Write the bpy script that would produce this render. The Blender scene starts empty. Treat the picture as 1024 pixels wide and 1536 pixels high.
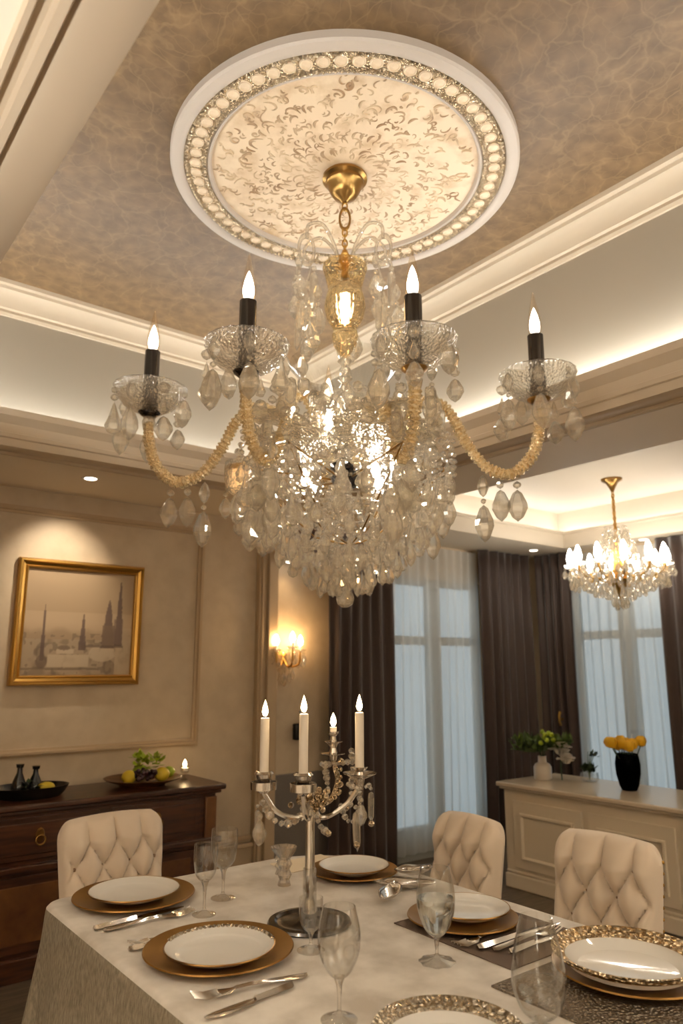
import bpy, bmesh, math, random
from math import sin, cos, pi, radians, sqrt, atan2, hypot
from mathutils import Vector, Matrix
rnd = random.Random(11)
COL = bpy.context.scene.collection
SC = bpy.context.scene

# ------------------------------------------------------------------ camera, world, exposure
cam_d = bpy.data.cameras.new('camera')
cam_d.sensor_fit = 'VERTICAL'; cam_d.sensor_height = 36.0; cam_d.lens = 36.0*1100/1536
cam_d.clip_start = 0.05
cam_d.dof.use_dof = True; cam_d.dof.focus_distance = 2.1; cam_d.dof.aperture_fstop = 3.2
cam = bpy.data.objects.new('camera', cam_d); COL.objects.link(cam)
cam.location = (0, 0, 1.43); cam.rotation_euler = (radians(102), 0, radians(-38))
SC.camera = cam
SC.view_settings.view_transform = 'Standard'; SC.view_settings.look = 'None'
SC.view_settings.gamma = 1; SC.view_settings.use_curve_mapping = False
SC.view_settings.exposure = 0.3
SC.cycles.sample_clamp_indirect = 5.0
SC.cycles.max_bounces = 14; SC.cycles.transmission_bounces = 14; SC.cycles.transparent_max_bounces = 40
SC.cycles.diffuse_bounces = 4; SC.cycles.glossy_bounces = 5
SC.cycles.blur_glossy = 0.1

def s2l(c): return tuple((x/255/12.92 if x/255 <= .04045 else ((x/255+.055)/1.055)**2.4) for x in c)
world = bpy.data.worlds.new('dusk'); SC.world = world; world.use_nodes = True
bg = world.node_tree.nodes['Background']
bg.inputs[0].default_value = (*s2l((204, 213, 218)), 1); bg.inputs[1].default_value = 1.0

BULB = 17.0; INNER = 150.0; DOWN = 30.0; COVE = 46.0; COVE2 = 15.0; FLAME = 60.0; BULB2 = 50.0; SCON = 95.0; FILL_LAMP = 132.0
def spot(name, loc, rot, power, size=radians(75), blend=.9, col=(1, .86, .68), rad=.03):
    l = bpy.data.lights.new(name, 'SPOT'); l.energy = power; l.spot_size = size; l.spot_blend = blend
    l.color = col; l.shadow_soft_size = rad
    o = bpy.data.objects.new(name, l); COL.objects.link(o); o.location = loc; o.rotation_euler = rot
    return o

# ------------------------------------------------------------------ materials
def mat(name, col, rough=.5, metal=0., spec=.5, trans=0., ior=1.45, em=None, es=0., coat=0., sheen=0., alpha=1.):
    m = bpy.data.materials.new(name); m.use_nodes = True
    p = m.node_tree.nodes['Principled BSDF']; i = p.inputs
    i['Base Color'].default_value = (*s2l(col), 1); i['Roughness'].default_value = rough
    i['Metallic'].default_value = metal; i['Specular IOR Level'].default_value = spec
    i['Transmission Weight'].default_value = trans; i['IOR'].default_value = ior
    i['Coat Weight'].default_value = coat; i['Sheen Weight'].default_value = sheen
    if em: i['Emission Color'].default_value = (*em, 1); i['Emission Strength'].default_value = es
    return m
def nd(m, t, **kw):
    n = m.node_tree.nodes.new(t)
    for k, v in kw.items(): setattr(n, k, v)
    return n
def lk(m, a, b): m.node_tree.links.new(a, b)
def noise_col(m, c1, c2, scale=5, detail=6, lo=.35, hi=.65, stretch=None):
    p = m.node_tree.nodes['Principled BSDF']
    tc = nd(m, 'ShaderNodeTexCoord'); mp = nd(m, 'ShaderNodeMapping'); n = nd(m, 'ShaderNodeTexNoise'); r = nd(m, 'ShaderNodeValToRGB')
    lk(m, tc.outputs['Object'], mp.inputs[0]); lk(m, mp.outputs[0], n.inputs['Vector'])
    if stretch: mp.inputs['Scale'].default_value = stretch
    n.inputs['Scale'].default_value = scale; n.inputs['Detail'].default_value = detail
    r.color_ramp.elements[0].position = lo; r.color_ramp.elements[1].position = hi
    r.color_ramp.elements[0].color = (*s2l(c1), 1); r.color_ramp.elements[1].color = (*s2l(c2), 1)
    lk(m, n.outputs['Fac'], r.inputs[0]); lk(m, r.outputs[0], p.inputs['Base Color'])
    return m
def bump(m, kind='noise', scale=200, strength=.2, dist=.002, stretch=None):
    p = m.node_tree.nodes['Principled BSDF']
    tc = nd(m, 'ShaderNodeTexCoord'); mp = nd(m, 'ShaderNodeMapping')
    if stretch: mp.inputs['Scale'].default_value = stretch
    lk(m, tc.outputs['Object'], mp.inputs[0])
    b = nd(m, 'ShaderNodeBump'); b.inputs['Strength'].default_value = strength; b.inputs['Distance'].default_value = dist
    if kind == 'noise':
        n = nd(m, 'ShaderNodeTexNoise'); n.inputs['Scale'].default_value = scale; out = n.outputs['Fac']
    elif kind == 'voronoi':
        n = nd(m, 'ShaderNodeTexVoronoi'); n.inputs['Scale'].default_value = scale; out = n.outputs['Distance']
    else:
        n = nd(m, 'ShaderNodeTexWave'); n.inputs['Scale'].default_value = scale; n.inputs['Distortion'].default_value = 1.5; out = n.outputs['Fac']
    lk(m, mp.outputs[0], n.inputs['Vector']); lk(m, out, b.inputs['Height']); lk(m, b.outputs[0], p.inputs['Normal'])
    return m
def glass(name, col=(255, 255, 255), clear=.3, rough=0., ior=1.5, bumps=0, bscale=60):
    m = bpy.data.materials.new(name); m.use_nodes = True; nt = m.node_tree; nt.nodes.clear()
    out = nd(m, 'ShaderNodeOutputMaterial'); mx = nd(m, 'ShaderNodeMixShader'); g = nd(m, 'ShaderNodeBsdfGlass'); t = nd(m, 'ShaderNodeBsdfTransparent')
    g.inputs['Color'].default_value = (*s2l(col), 1); t.inputs['Color'].default_value = (*s2l(col), 1)
    g.inputs['Roughness'].default_value = rough; g.inputs['IOR'].default_value = ior
    mx.inputs[0].default_value = clear
    lk(m, g.outputs[0], mx.inputs[1]); lk(m, t.outputs[0], mx.inputs[2]); lk(m, mx.outputs[0], out.inputs[0])
    if bumps:
        v = nd(m, 'ShaderNodeTexVoronoi'); v.inputs['Scale'].default_value = bscale; tc = nd(m, 'ShaderNodeTexCoord')
        b = nd(m, 'ShaderNodeBump'); b.inputs['Strength'].default_value = bumps; b.inputs['Distance'].default_value = .004
        lk(m, tc.outputs['Object'], v.inputs['Vector']); lk(m, v.outputs['Distance'], b.inputs['Height']); lk(m, b.outputs[0], g.inputs['Normal'])
    return m
def facing_reflect(m, top, base=.05, power=3):
    lw = nd(m, 'ShaderNodeLayerWeight'); lw.inputs['Blend'].default_value = .5
    pw = nd(m, 'ShaderNodeMath', operation='POWER'); pw.inputs[1].default_value = power; lk(m, lw.outputs['Facing'], pw.inputs[0])
    mr = nd(m, 'ShaderNodeMapRange'); mr.inputs['To Min'].default_value = base; mr.inputs['To Max'].default_value = top; lk(m, pw.outputs[0], mr.inputs[0])
    return mr
def milky(m, w, col):
    nt = m.node_tree; out = next(n for n in nt.nodes if n.type == 'OUTPUT_MATERIAL'); src = out.inputs[0].links[0].from_socket
    d = nd(m, 'ShaderNodeBsdfDiffuse'); t = nd(m, 'ShaderNodeBsdfTranslucent'); a = nd(m, 'ShaderNodeMixShader'); b = nd(m, 'ShaderNodeMixShader')
    for x in (d, t): x.inputs[0].default_value = (*s2l(col), 1)
    a.inputs[0].default_value = .5; b.inputs[0].default_value = w
    lk(m, d.outputs[0], a.inputs[1]); lk(m, t.outputs[0], a.inputs[2]); lk(m, src, b.inputs[1]); lk(m, a.outputs[0], b.inputs[2]); lk(m, b.outputs[0], out.inputs[0])
    return m
def shell_glass(name, tint=(255, 255, 255), amt=.12, base=.05):
    """thin clear pane: transparent with a fresnel reflection"""
    m = bpy.data.materials.new(name); m.use_nodes = True; nt = m.node_tree; nt.nodes.clear()
    out = nd(m, 'ShaderNodeOutputMaterial'); mx = nd(m, 'ShaderNodeMixShader'); g = nd(m, 'ShaderNodeBsdfGlossy'); t = nd(m, 'ShaderNodeBsdfTransparent')
    lw = facing_reflect(m, amt, base)
    g.inputs['Roughness'].default_value = .02; t.inputs['Color'].default_value = (*s2l(tint), 1)
    lk(m, lw.outputs[0], mx.inputs[0]); lk(m, t.outputs[0], mx.inputs[1]); lk(m, g.outputs[0], mx.inputs[2]); lk(m, mx.outputs[0], out.inputs[0])
    return m
def sparkle(name, thin, milk, bmp=0, bscale=60):
    """cut lead crystal: refracting body with bright facet reflections"""
    m = glass(name, (255, 253, 248), 0, 0, 1.55, bmp, bscale); nt = m.node_tree
    mx = next(n for n in nt.nodes if n.type == 'MIX_SHADER'); t = next(n for n in nt.nodes if n.type == 'BSDF_TRANSPARENT'); g = next(n for n in nt.nodes if n.type == 'BSDF_GLASS')
    gl = nd(m, 'ShaderNodeBsdfGlossy'); gl.inputs['Roughness'].default_value = .03; fr = facing_reflect(m, .8, .12, 2.5)
    mb = nd(m, 'ShaderNodeMixShader'); lk(m, fr.outputs[0], mb.inputs[0]); lk(m, t.outputs[0], mb.inputs[1]); lk(m, gl.outputs[0], mb.inputs[2])
    if g.inputs['Normal'].links:
        src = g.inputs['Normal'].links[0].from_socket; lk(m, src, gl.inputs['Normal'])
    for l in list(mx.inputs[2].links): nt.links.remove(l)
    lk(m, mb.outputs[0], mx.inputs[2]); mx.inputs[0].default_value = thin
    return milky(m, milk, (255, 246, 232))
def emit(name, col, strength):
    m = bpy.data.materials.new(name); m.use_nodes = True; nt = m.node_tree; nt.nodes.clear()
    out = nd(m, 'ShaderNodeOutputMaterial'); e = nd(m, 'ShaderNodeEmission')
    e.inputs[0].default_value = (*col, 1); e.inputs[1].default_value = strength; lk(m, e.outputs[0], out.inputs[0])
    return m
WARM = (1, .92, .81)
M = {}
M['plaster'] = mat('cream_plaster', (180, 162, 137), .6)
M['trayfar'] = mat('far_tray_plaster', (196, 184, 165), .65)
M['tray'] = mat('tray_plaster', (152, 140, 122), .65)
M['soffit'] = mat('soffit_paint', (216, 202, 180), .7)
M['wall'] = bump(noise_col(mat('textured_wallpaper', (186, 168, 142), .55), (180, 162, 136), (190, 172, 146), 9, 8), 'noise', 90, .12, .003)
M['wallmould'] = mat('wall_moulding', (172, 150, 120), .5)
M['otherwall'] = mat('plain_wall', (190, 172, 146), .7)
M['floor'] = noise_col(mat('floor_boards', (96, 84, 70), .45), (84, 73, 60), (110, 96, 80), 6, 5, stretch=(1, 8, 1))
M['wallpaper'] = mat('ceiling_wallpaper', (160, 140, 112), .5)
M['cloth'] = bump(noise_col(mat('linen', (196, 180, 158), .75, sheen=.2), (188, 181, 171), (222, 217, 209), 9, 7, .36, .64), 'noise', 500, .35, .0015)
M['drape'] = bump(noise_col(mat('shaded_coarse_linen', (140, 130, 112), .85), (112, 103, 86), (150, 140, 122), 160, 3, .3, .7, (1, 1, .35)), 'noise', 420, .5, .002)  # coarse weave; darker colour stands in for weaker light on the sides
M['uphol'] = bump(mat('velvet', (224, 208, 188), .8, sheen=.5), 'noise', 400, .15, .001)
M['button'] = mat('button_fabric', (150, 122, 96), .7)
M['darkwood'] = noise_col(mat('dark_wood', (62, 36, 22), .35, coat=.2), (44, 25, 15), (78, 46, 27), 5, 8, stretch=(1, 6, 10))
M['wood2'] = noise_col(mat('brown_wood', (90, 56, 30), .4), (74, 44, 22), (108, 70, 36), 8, 6, stretch=(1, 6, 1))
M['legwood'] = mat('leg_wood', (48, 32, 24), .4)
M['creamwood'] = mat('cream_cabinet_paint', (220, 207, 184), .45)
M['creamtop'] = mat('cream_stone_top', (208, 194, 172), .22, coat=.3)
M['curtain'] = bump(mat('brown_curtain', (50, 33, 23), .62, sheen=.3), 'noise', 300, .1, .001)
M['gold'] = mat('gold', (184, 144, 76), .28, 1.0)
M['brass'] = mat('antique_brass', (150, 116, 66), .28, 1.0)
M['charger'] = noise_col(mat('gold_charger', (140, 104, 50), .32, .6), (128, 92, 40), (154, 116, 58), 5, 4)
M['silver'] = mat('silver', (210, 204, 196), .14, 1.0)
M['darksilver'] = mat('dark_chrome', (84, 80, 78), .16, 1.0)
M['porcelain'] = mat('porcelain', (222, 221, 217), .05)
M['glaze'] = bump(mat('hammered_gold_rim', (232, 212, 180), .18, 1.0), 'voronoi', 70, 1.0, .03)
M['silverrim'] = bump(mat('silver_beaded_rim', (225, 215, 198), .16, 1.0), 'voronoi', 80, 1.0, .03)
M['candle'] = mat('ivory_wax', (228, 220, 208), .5)
M['candle'].node_tree.nodes['Principled BSDF'].inputs['Subsurface Weight'].default_value = .0
M['crystal'] = sparkle('crystal', .55, .09)
M['cutglass'] = sparkle('cut_glass', .52, .035, 1.0, 90)
M['clear'] = shell_glass('clear_glass', (253, 253, 252), .95, .07)
M['thick'] = glass('thick_glass', (255, 254, 252), .5)
M['water'] = glass('water', (250, 252, 252), .2, 0, 1.33)
M['amber'] = glass('amber_glass', (255, 246, 224), .35, .05, 1.5, .6, 60)
M['bulbshell'] = shell_glass('bulb_glass', (255, 248, 238), .75, .14)
M['pane'] = shell_glass('window_pane', (236, 242, 244), .6)
M['ropearm'] = bump(mat('gilded_bead_rope', (250, 230, 190), .24, .7), 'voronoi', 120, .9, .006)
M['bulb'] = emit('filament_glow', WARM, BULB)
M['inner'] = emit('inner_fill_glow', WARM, INNER)
M['bulb2'] = emit('small_bulb_glow', WARM, BULB2)
M['scon'] = emit('sconce_glow', (1, .62, .28), SCON)
M['amberglow'] = emit('amber_core', (1, .66, .34), 16)
M['flame'] = emit('candle_flame', (1, .68, .34), FLAME)
M['led'] = emit('led_strip', (.94, .98, 1), COVE)
M['led2'] = emit('led_strip_far', (.97, .98, 1), COVE2)
M['downlens'] = emit('downlight_lens', (1, .86, .68), 9)
M['whitetrim'] = mat('white_metal', (220, 214, 204), .4)
M['frame'] = mat('window_frame', (150, 150, 142), .5)
M['black'] = mat('black_glaze', (16, 15, 14), .25)
M['leaf'] = mat('leaf_green', (70, 92, 34), .55)
M['leafd'] = mat('leaf_dark', (40, 58, 28), .55)
M['lime'] = mat('lime_green', (148, 168, 40), .45)
M['lemon'] = mat('lemon', (205, 180, 50), .4)
M['grape'] = mat('grape', (50, 24, 30), .3)
M['yellow'] = mat('tulip_yellow', (222, 172, 26), .5)
M['white'] = mat('petal_white', (222, 216, 206), .6)
M['ceramic'] = mat('pale_ceramic', (196, 186, 172), .3)
M['darkglass'] = glass('smoked_glass', (70, 72, 74), .25, .02)
M['mat_'] = bump(mat('taupe_placemat', (98, 82, 70), .75), 'wave', 300, .3, .002)
M['beadmat'] = bump(mat('silver_bead_mat', (150, 138, 122), .25, .8), 'voronoi', 130, 1.0, .01)
M['paper'] = mat('cream_card', (232, 220, 196), .6)
M['scroll'] = noise_col(mat('scroll_relief', (150, 118, 82), .6), (150, 118, 84), (206, 180, 144), 7, 4, .38, .6)
M['medal'] = noise_col(mat('medallion_plaster', (228, 208, 178), .55), (194, 164, 126), (222, 199, 166), 11, 7, .30, .52)
M['rimplaster'] = mat('medallion_rim', (184, 170, 154), .5)
M['glitter'] = bump(mat('silver_gilt_relief', (205, 186, 156), .25, .8), 'voronoi', 110, 1.0, .012)

def ceiling_paper():
    m = M['wallpaper']; p = m.node_tree.nodes['Principled BSDF']
    tc = nd(m, 'ShaderNodeTexCoord'); n = nd(m, 'ShaderNodeTexNoise'); n.inputs['Scale'].default_value = 3.2; n.inputs['Detail'].default_value = 4
    lk(m, tc.outputs['Object'], n.inputs['Vector'])
    mv = nd(m, 'ShaderNodeVectorMath', operation='MULTIPLY_ADD'); mv.inputs[1].default_value = (.35, .35, .35)
    lk(m, n.outputs['Color'], mv.inputs[0]); lk(m, tc.outputs['Object'], mv.inputs[2])
    base = nd(m, 'ShaderNodeTexNoise'); base.inputs['Scale'].default_value = 14; base.inputs['Detail'].default_value = 8; lk(m, tc.outputs['Object'], base.inputs['Vector'])
    r = nd(m, 'ShaderNodeValToRGB'); r.color_ramp.elements[0].position = .35; r.color_ramp.elements[1].position = .68
    r.color_ramp.elements[0].color = (*s2l((96, 74, 48)), 1); r.color_ramp.elements[1].color = (*s2l((118, 92, 61)), 1)
    lk(m, base.outputs['Fac'], r.inputs[0])
    last = r.outputs[0]
    for sc_, w, f in ((5.5, .035, .26), (13, .05, .16)):
        v = nd(m, 'ShaderNodeTexVoronoi', feature='DISTANCE_TO_EDGE'); v.inputs['Scale'].default_value = sc_; lk(m, mv.outputs[0], v.inputs['Vector'])
        q = nd(m, 'ShaderNodeValToRGB'); q.color_ramp.elements[0].position = 0; q.color_ramp.elements[1].position = w
        q.color_ramp.elements[0].color = (f, f, f, 1); q.color_ramp.elements[1].color = (0, 0, 0, 1)
        mx = nd(m, 'ShaderNodeMix', data_type='RGBA'); mx.inputs['B'].default_value = (*s2l((148, 120, 83)), 1)
        lk(m, v.outputs['Distance'], q.inputs[0]); lk(m, q.outputs[0], mx.inputs['Factor']); lk(m, last, mx.inputs['A']); last = mx.outputs['Result']
    lk(m, last, p.inputs['Base Color'])
ceiling_paper()
def sheer_mat():
    m = bpy.data.materials.new('sheer_voile'); m.use_nodes = True; nt = m.node_tree; nt.nodes.clear()
    out = nd(m, 'ShaderNodeOutputMaterial'); a = nd(m, 'ShaderNodeMixShader'); b = nd(m, 'ShaderNodeMixShader')
    t = nd(m, 'ShaderNodeBsdfTransparent'); d = nd(m, 'ShaderNodeBsdfDiffuse'); tr = nd(m, 'ShaderNodeBsdfTranslucent')
    lw = nd(m, 'ShaderNodeLayerWeight'); lw.inputs[0].default_value = .35
    mr = nd(m, 'ShaderNodeMapRange'); mr.inputs['To Min'].default_value = .6; mr.inputs['To Max'].default_value = .9
    lk(m, lw.outputs['Facing'], mr.inputs[0])
    for x in (d, tr): x.inputs[0].default_value = (*s2l((226, 226, 222)), 1)
    b.inputs[0].default_value = .5
    lk(m, d.outputs[0], b.inputs[1]); lk(m, tr.outputs[0], b.inputs[2])
    lk(m, mr.outputs[0], a.inputs[0]); lk(m, t.outputs[0], a.inputs[1]); lk(m, b.outputs[0], a.inputs[2]); lk(m, a.outputs[0], out.inputs[0])
    return m
M['sheer'] = sheer_mat()

# ------------------------------------------------------------------ mesh helpers
GLASSY = ('thick', 'crystal', 'cutglass', 'clear', 'water', 'amber', 'darkglass')
class MB:
    def __init__(s): s.v = []; s.f = []; s.mi = []; s.m = 0
    def add(s, vs, fs, T=None):
        b = len(s.v)
        for p in vs: s.v.append(tuple(T @ Vector(p)) if T else tuple(p))
        for q in fs: s.f.append([b+i for i in q]); s.mi.append(s.m)
        return s
    def box(s, x0, x1, y0, y1, z0, z1, T=None):
        vs = [(x, y, z) for z in (z0, z1) for y in (y0, y1) for x in (x0, x1)]
        return s.add(vs, [(0, 2, 3, 1), (4, 5, 7, 6), (0, 1, 5, 4), (2, 6, 7, 3), (0, 4, 6, 2), (1, 3, 7, 5)], T)
    def lathe(s, prof, n=32, c=(0, 0, 0), T=None, a0=0, fl=None, cap=False):
        vs = []; fs = []; k = len(prof)
        for i in range(n):
            a = a0+2*pi*i/n; w = fl(a) if fl else 1
            for r, z in prof: vs.append((c[0]+r*w*cos(a), c[1]+r*w*sin(a), c[2]+z))
        for i in range(n):
            j = (i+1) % n
            for q in range(k-1): fs.append((i*k+q, j*k+q, j*k+q+1, i*k+q+1))
        # caps where profile ends off-axis
        if cap and prof[0][0] > 1e-5: fs.append([i*k for i in range(n)][::-1])
        if cap and prof[-1][0] > 1e-5: fs.append([i*k+k-1 for i in range(n)])
        return s.add(vs, fs, T)
    def ell(s, c, r, n=10, m=7, T=None):
        r = (r, r, r) if not hasattr(r, '__len__') else r
        vs = [(c[0], c[1], c[2]+r[2])]; fs = []
        for j in range(1, m):
            t = pi*j/m
            for i in range(n): vs.append((c[0]+r[0]*sin(t)*cos(2*pi*i/n), c[1]+r[1]*sin(t)*sin(2*pi*i/n), c[2]+r[2]*cos(t)))
        vs.append((c[0], c[1], c[2]-r[2])); L = len(vs)-1
        for i in range(n):
            j = (i+1) % n; fs.append((0, 1+i, 1+j)); fs.append((L, L-n+j, L-n+i))
            for q in range(m-2): fs.append((1+q*n+i, 1+(q+1)*n+i, 1+(q+1)*n+j, 1+q*n+j))
        return s.add(vs, fs, T)
    def tube(s, pts, r, n=8, cap=True, flat=1.0, closed=False):
        pts = [Vector(p) for p in pts]; N = len(pts); vs = []; fs = []
        rr = r if hasattr(r, '__len__') else [r]*N
        up = None
        for i, p in enumerate(pts):
            if closed: d = pts[(i+1) % N]-pts[i-1]
            else: d = pts[min(i+1, N-1)]-pts[max(i-1, 0)]
            d.normalize()
            if up is None: up = Vector((0, 0, 1)) if abs(d.z) < .9 else Vector((1, 0, 0))
            x = d.cross(up).normalized(); y = x.cross(d).normalized(); up = y
            for k in range(n):
                a = 2*pi*k/n; vs.append(p+x*cos(a)*rr[i]+y*sin(a)*rr[i]*flat)
        for i in range(N if closed else N-1):
            i2 = (i+1) % N
            for k in range(n): fs.append((i*n+k, i*n+(k+1) % n, i2*n+(k+1) % n, i2*n+k))
        if cap and not closed: fs.append(list(range(n))[::-1]); fs.append([(N-1)*n+k for k in range(n)])
        return s.add(vs, fs)
    def ring(s, R, r, c=(0, 0, 0), n=32, m=8, T=None, sx=1, sy=1):
        vs = []; fs = []
        for i in range(n):
            a = 2*pi*i/n
            for j in range(m):
                b = 2*pi*j/m; q = R+r*cos(b); vs.append((c[0]+q*cos(a)*sx, c[1]+q*sin(a)*sy, c[2]+r*sin(b)))
        for i in range(n):
            for j in range(m): fs.append((i*m+j, (i+1) % n*m+j, (i+1) % n*m+(j+1) % m, i*m+(j+1) % m))
        return s.add(vs, fs, T)
    def drop(s, L, r, c=(0, 0, 0), n=6, kind=0):
        """faceted hanging crystal from c down by L"""
        P = [[(0, 0), (r*.45, -.10*L), (r*.95, -.42*L), (r, -.58*L), (r*.55, -.86*L), (0, -L)],
             [(0, 0), (r*.22, -.15*L), (r*.55, -.45*L), (r, -.74*L), (r*.7, -.92*L), (0, -L)],
             [(0, 0), (r*.7, -.06*L), (r*.9, -.2*L), (r*.8, -.8*L), (0, -L)]][kind]
        return s.lathe(P, n, c, a0=rnd.random())
    def sweep_rect(s, u0, u1, v0, v1, prof, closed=False):
        k = len(prof); vs = []; fs = []
        for cx, cy in ((0, 0), (1, 0), (1, 1), (0, 1)):
            for o, z in prof:
                vs.append(((u1+o) if cx else (u0-o), (v1+o) if cy else (v0-o), z))
        for i in range(4):
            j = (i+1) % 4
            for q in range(k if closed else k-1):
                q2 = (q+1) % k; fs.append((i*k+q, j*k+q, j*k+q2, i*k+q2))
        return s.add(vs, fs)
    def build(s, name, m, parent=None, smooth=35, loc=None, bevel=0):
        me = bpy.data.meshes.new(name); me.from_pydata(s.v, [], s.f); me.update()
        ms = m if isinstance(m, (list, tuple)) else [m]
        if ms[0] in GLASSY:
            bm = bmesh.new(); bm.from_mesh(me); bmesh.ops.remove_doubles(bm, verts=bm.verts, dist=1e-6); bmesh.ops.recalc_face_normals(bm, faces=bm.faces); bm.to_mesh(me); bm.free()
        for x in ms: me.materials.append(M[x] if isinstance(x, str) else x)
        if len(ms) > 1:
            for p, i in zip(me.polygons, s.mi): p.material_index = i
        if smooth:
            for p in me.polygons: p.use_smooth = True
            me.set_sharp_from_angle(angle=radians(smooth))
        o = bpy.data.objects.new(name, me); COL.objects.link(o)
        if parent: o.parent = parent
        if loc: o.location = loc
        if bevel:
            b = o.modifiers.new('bevel', 'BEVEL'); b.width = bevel; b.segments = 2; b.limit_method = 'ANGLE'
        return o
def tag(o, label, cat, group=None):
    o['label'] = label; o['category'] = cat
    if group: o['group'] = group
    return o
def thing(name, label, cat, loc=(0, 0, 0), rz=0, group=None):
    o = bpy.data.objects.new(name, None); COL.objects.link(o); o.location = loc; o.rotation_euler = (0, 0, rz)
    o.empty_display_size = .05
    return tag(o, label, cat, group)
def struct(o): o['kind'] = 'structure'; return o
def kids(o): return [c for c in bpy.data.objects if c.parent == o]
def dup(root, loc, rz=None, label=None, group=None):
    def cp(o, par):
        c = o.copy(); COL.objects.link(c); c.parent = par
        for ch in kids(o): cp(ch, c)
        return c
    r = cp(root, None); r.location = loc
    if rz is not None: r.rotation_euler = (0, 0, rz)
    if label: r['label'] = label
    if group: r['group'] = group
    return r
def catmull(P, n=8):
    P = [Vector(p) for p in P]; Q = [P[0]*2-P[1]]+P+[P[-1]*2-P[-2]]; out = []
    for i in range(1, len(Q)-2):
        a, b, c, d = Q[i-1:i+3]
        for k in range(n):
            t = k/n; out.append(.5*((2*b)+(c-a)*t+(2*a-5*b+4*c-d)*t*t+(3*b-a-3*c+d)*t**3))
    out.append(P[-1]); return out

# ------------------------------------------------------------------ room shell
V0, V1, U0, U1 = -2.2, 4.4, -1.8, 5.7
SZ = 2.45
struct(MB().box(U0-.1, U1+.1, V0-.1, V1+.1, -.1, 0).build('floor', 'floor'))
struct(MB().box(U0-.12, U0, V0, V1, 0, 3.6).build('wall_left', 'otherwall'))
struct(MB().box(U0-.12, U1+.12, V0-.12, V0, 0, 3.6).build('wall_back', 'otherwall'))
def wall_with_hole(axis, pos, a0, a1, z0, z1, h0, h1, hz0, hz1, name, m):
    b = MB()
    def bx(p, q, r, s_):
        if axis == 'v': b.box(p, q, pos, pos+.14, r, s_)
        else: b.box(pos, pos+.14, p, q, r, s_)
    bx(a0, h0, z0, z1); bx(h1, a1, z0, z1); bx(h0, h1, z0, hz0); bx(h0, h1, hz1, z1)
    return struct(b.build(name, m))
W1 = (3.90, 5.02, .16, 2.16); W2 = (2.95, 3.96, .16, 2.2)
wall_with_hole('v', V1, U0-.12, U1+.26, 0, 3.6, W1[0], W1[1], W1[2], W1[3], 'wall_far', 'wall')
wall_with_hole('u', U1, V0, V1+.14, 0, 3.6, W2[0], W2[1], W2[2], W2[3], 'wall_right', 'otherwall')
# ceiling soffit with two tray openings
T1 = (.36, 2.55, .05, 3.53); T2 = (3.2, 5.41, .7, 3.78)
b = MB(); top = SZ+.10
b.box(U0, T1[0], V0, V1, SZ, top); b.box(T1[0], T1[1], V0, T1[2], SZ, top); b.box(T1[0], T1[1], T1[3], V1, SZ, top)
b.box(T1[1], T2[0], V0, V1, SZ, top); b.box(T2[0], T2[1], V0, T2[2], SZ, top); b.box(T2[0], T2[1], T2[3], V1, SZ, top); b.box(T2[1], U1, V0, V1, SZ, top)
struct(b.build('ceiling', 'soffit', smooth=0))
# main tray: riser, papered ceiling, crown, lip
CZ = 3.42
struct(MB().box(-.1, 2.9, -.35, 4.15, CZ, CZ+.08).build('ceiling_tray', 'wallpaper', smooth=0))
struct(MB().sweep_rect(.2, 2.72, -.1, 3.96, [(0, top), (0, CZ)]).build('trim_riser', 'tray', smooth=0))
crown = [(.005, 3.27), (-.012, 3.27), (-.02, 3.285), (-.02, 3.30), (-.035, 3.305), (-.045, 3.335), (-.07, 3.365), (-.10, 3.38), (-.105, 3.395), (-.125, 3.40), (-.13, 3.42), (.0, 3.42)]
struct(MB().sweep_rect(.2+.0, 2.72, -.1, 3.96, crown).build('trim_crown', 'plaster', smooth=25))
lip = [(.165, 2.452), (.16, 2.437), (.15, 2.437), (.145, 2.449), (.128, 2.449), (.123, 2.432), (.108, 2.428), (.102, 2.442), (.085, 2.436), (.03, 2.432), (.0, 2.44), (-.004, 2.475), (-.012, 2.48), (-.014, 2.50), (-.004, 2.505), (-.004, 2.545), (-.018, 2.565), (-.03, 2.58), (-.03, 2.612), (.0, 2.612), (.005, 2.545)]
struct(MB().sweep_rect(*T1, lip).build('trim_lip', 'plaster', smooth=25))
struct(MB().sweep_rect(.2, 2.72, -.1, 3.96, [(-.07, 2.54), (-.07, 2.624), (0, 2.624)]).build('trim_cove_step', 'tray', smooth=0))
# far tray
struct(MB().box(3.0, 5.68, .45, 4.05, 2.80, 2.88).build('ceiling_tray_far', 'trayfar', smooth=0))
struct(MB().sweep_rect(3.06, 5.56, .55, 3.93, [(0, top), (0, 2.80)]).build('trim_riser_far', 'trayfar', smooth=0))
lip2 = [(.03, 2.452), (.0, 2.452), (-.01, 2.48), (-.01, 2.56), (-.02, 2.57), (-.02, 2.59), (.0, 2.59), (.005, 2.54)]
struct(MB().sweep_rect(*T2, lip2).build('trim_lip_far', 'trayfar', smooth=25))
# LED strips lying on the ledges behind the lips
tag(MB().sweep_rect(.2, 2.72, -.1, 3.96, [(-.065, 2.625), (-.065, 2.640), (-.035, 2.640), (-.035, 2.625)], True).build('cove_light_strip', 'led', smooth=0), 'bright cool-white light strip hidden in the cove around the papered ceiling', 'light strip', 'cove lights')
tag(MB().sweep_rect(3.06, 5.56, .55, 3.93, [(-.07, 2.552), (-.07, 2.568), (-.045, 2.568), (-.045, 2.552)], True).build('cove_light_strip', 'led2', smooth=0), 'bright white light strip glowing in the far cove above the small chandelier', 'light strip', 'cove lights')

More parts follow.
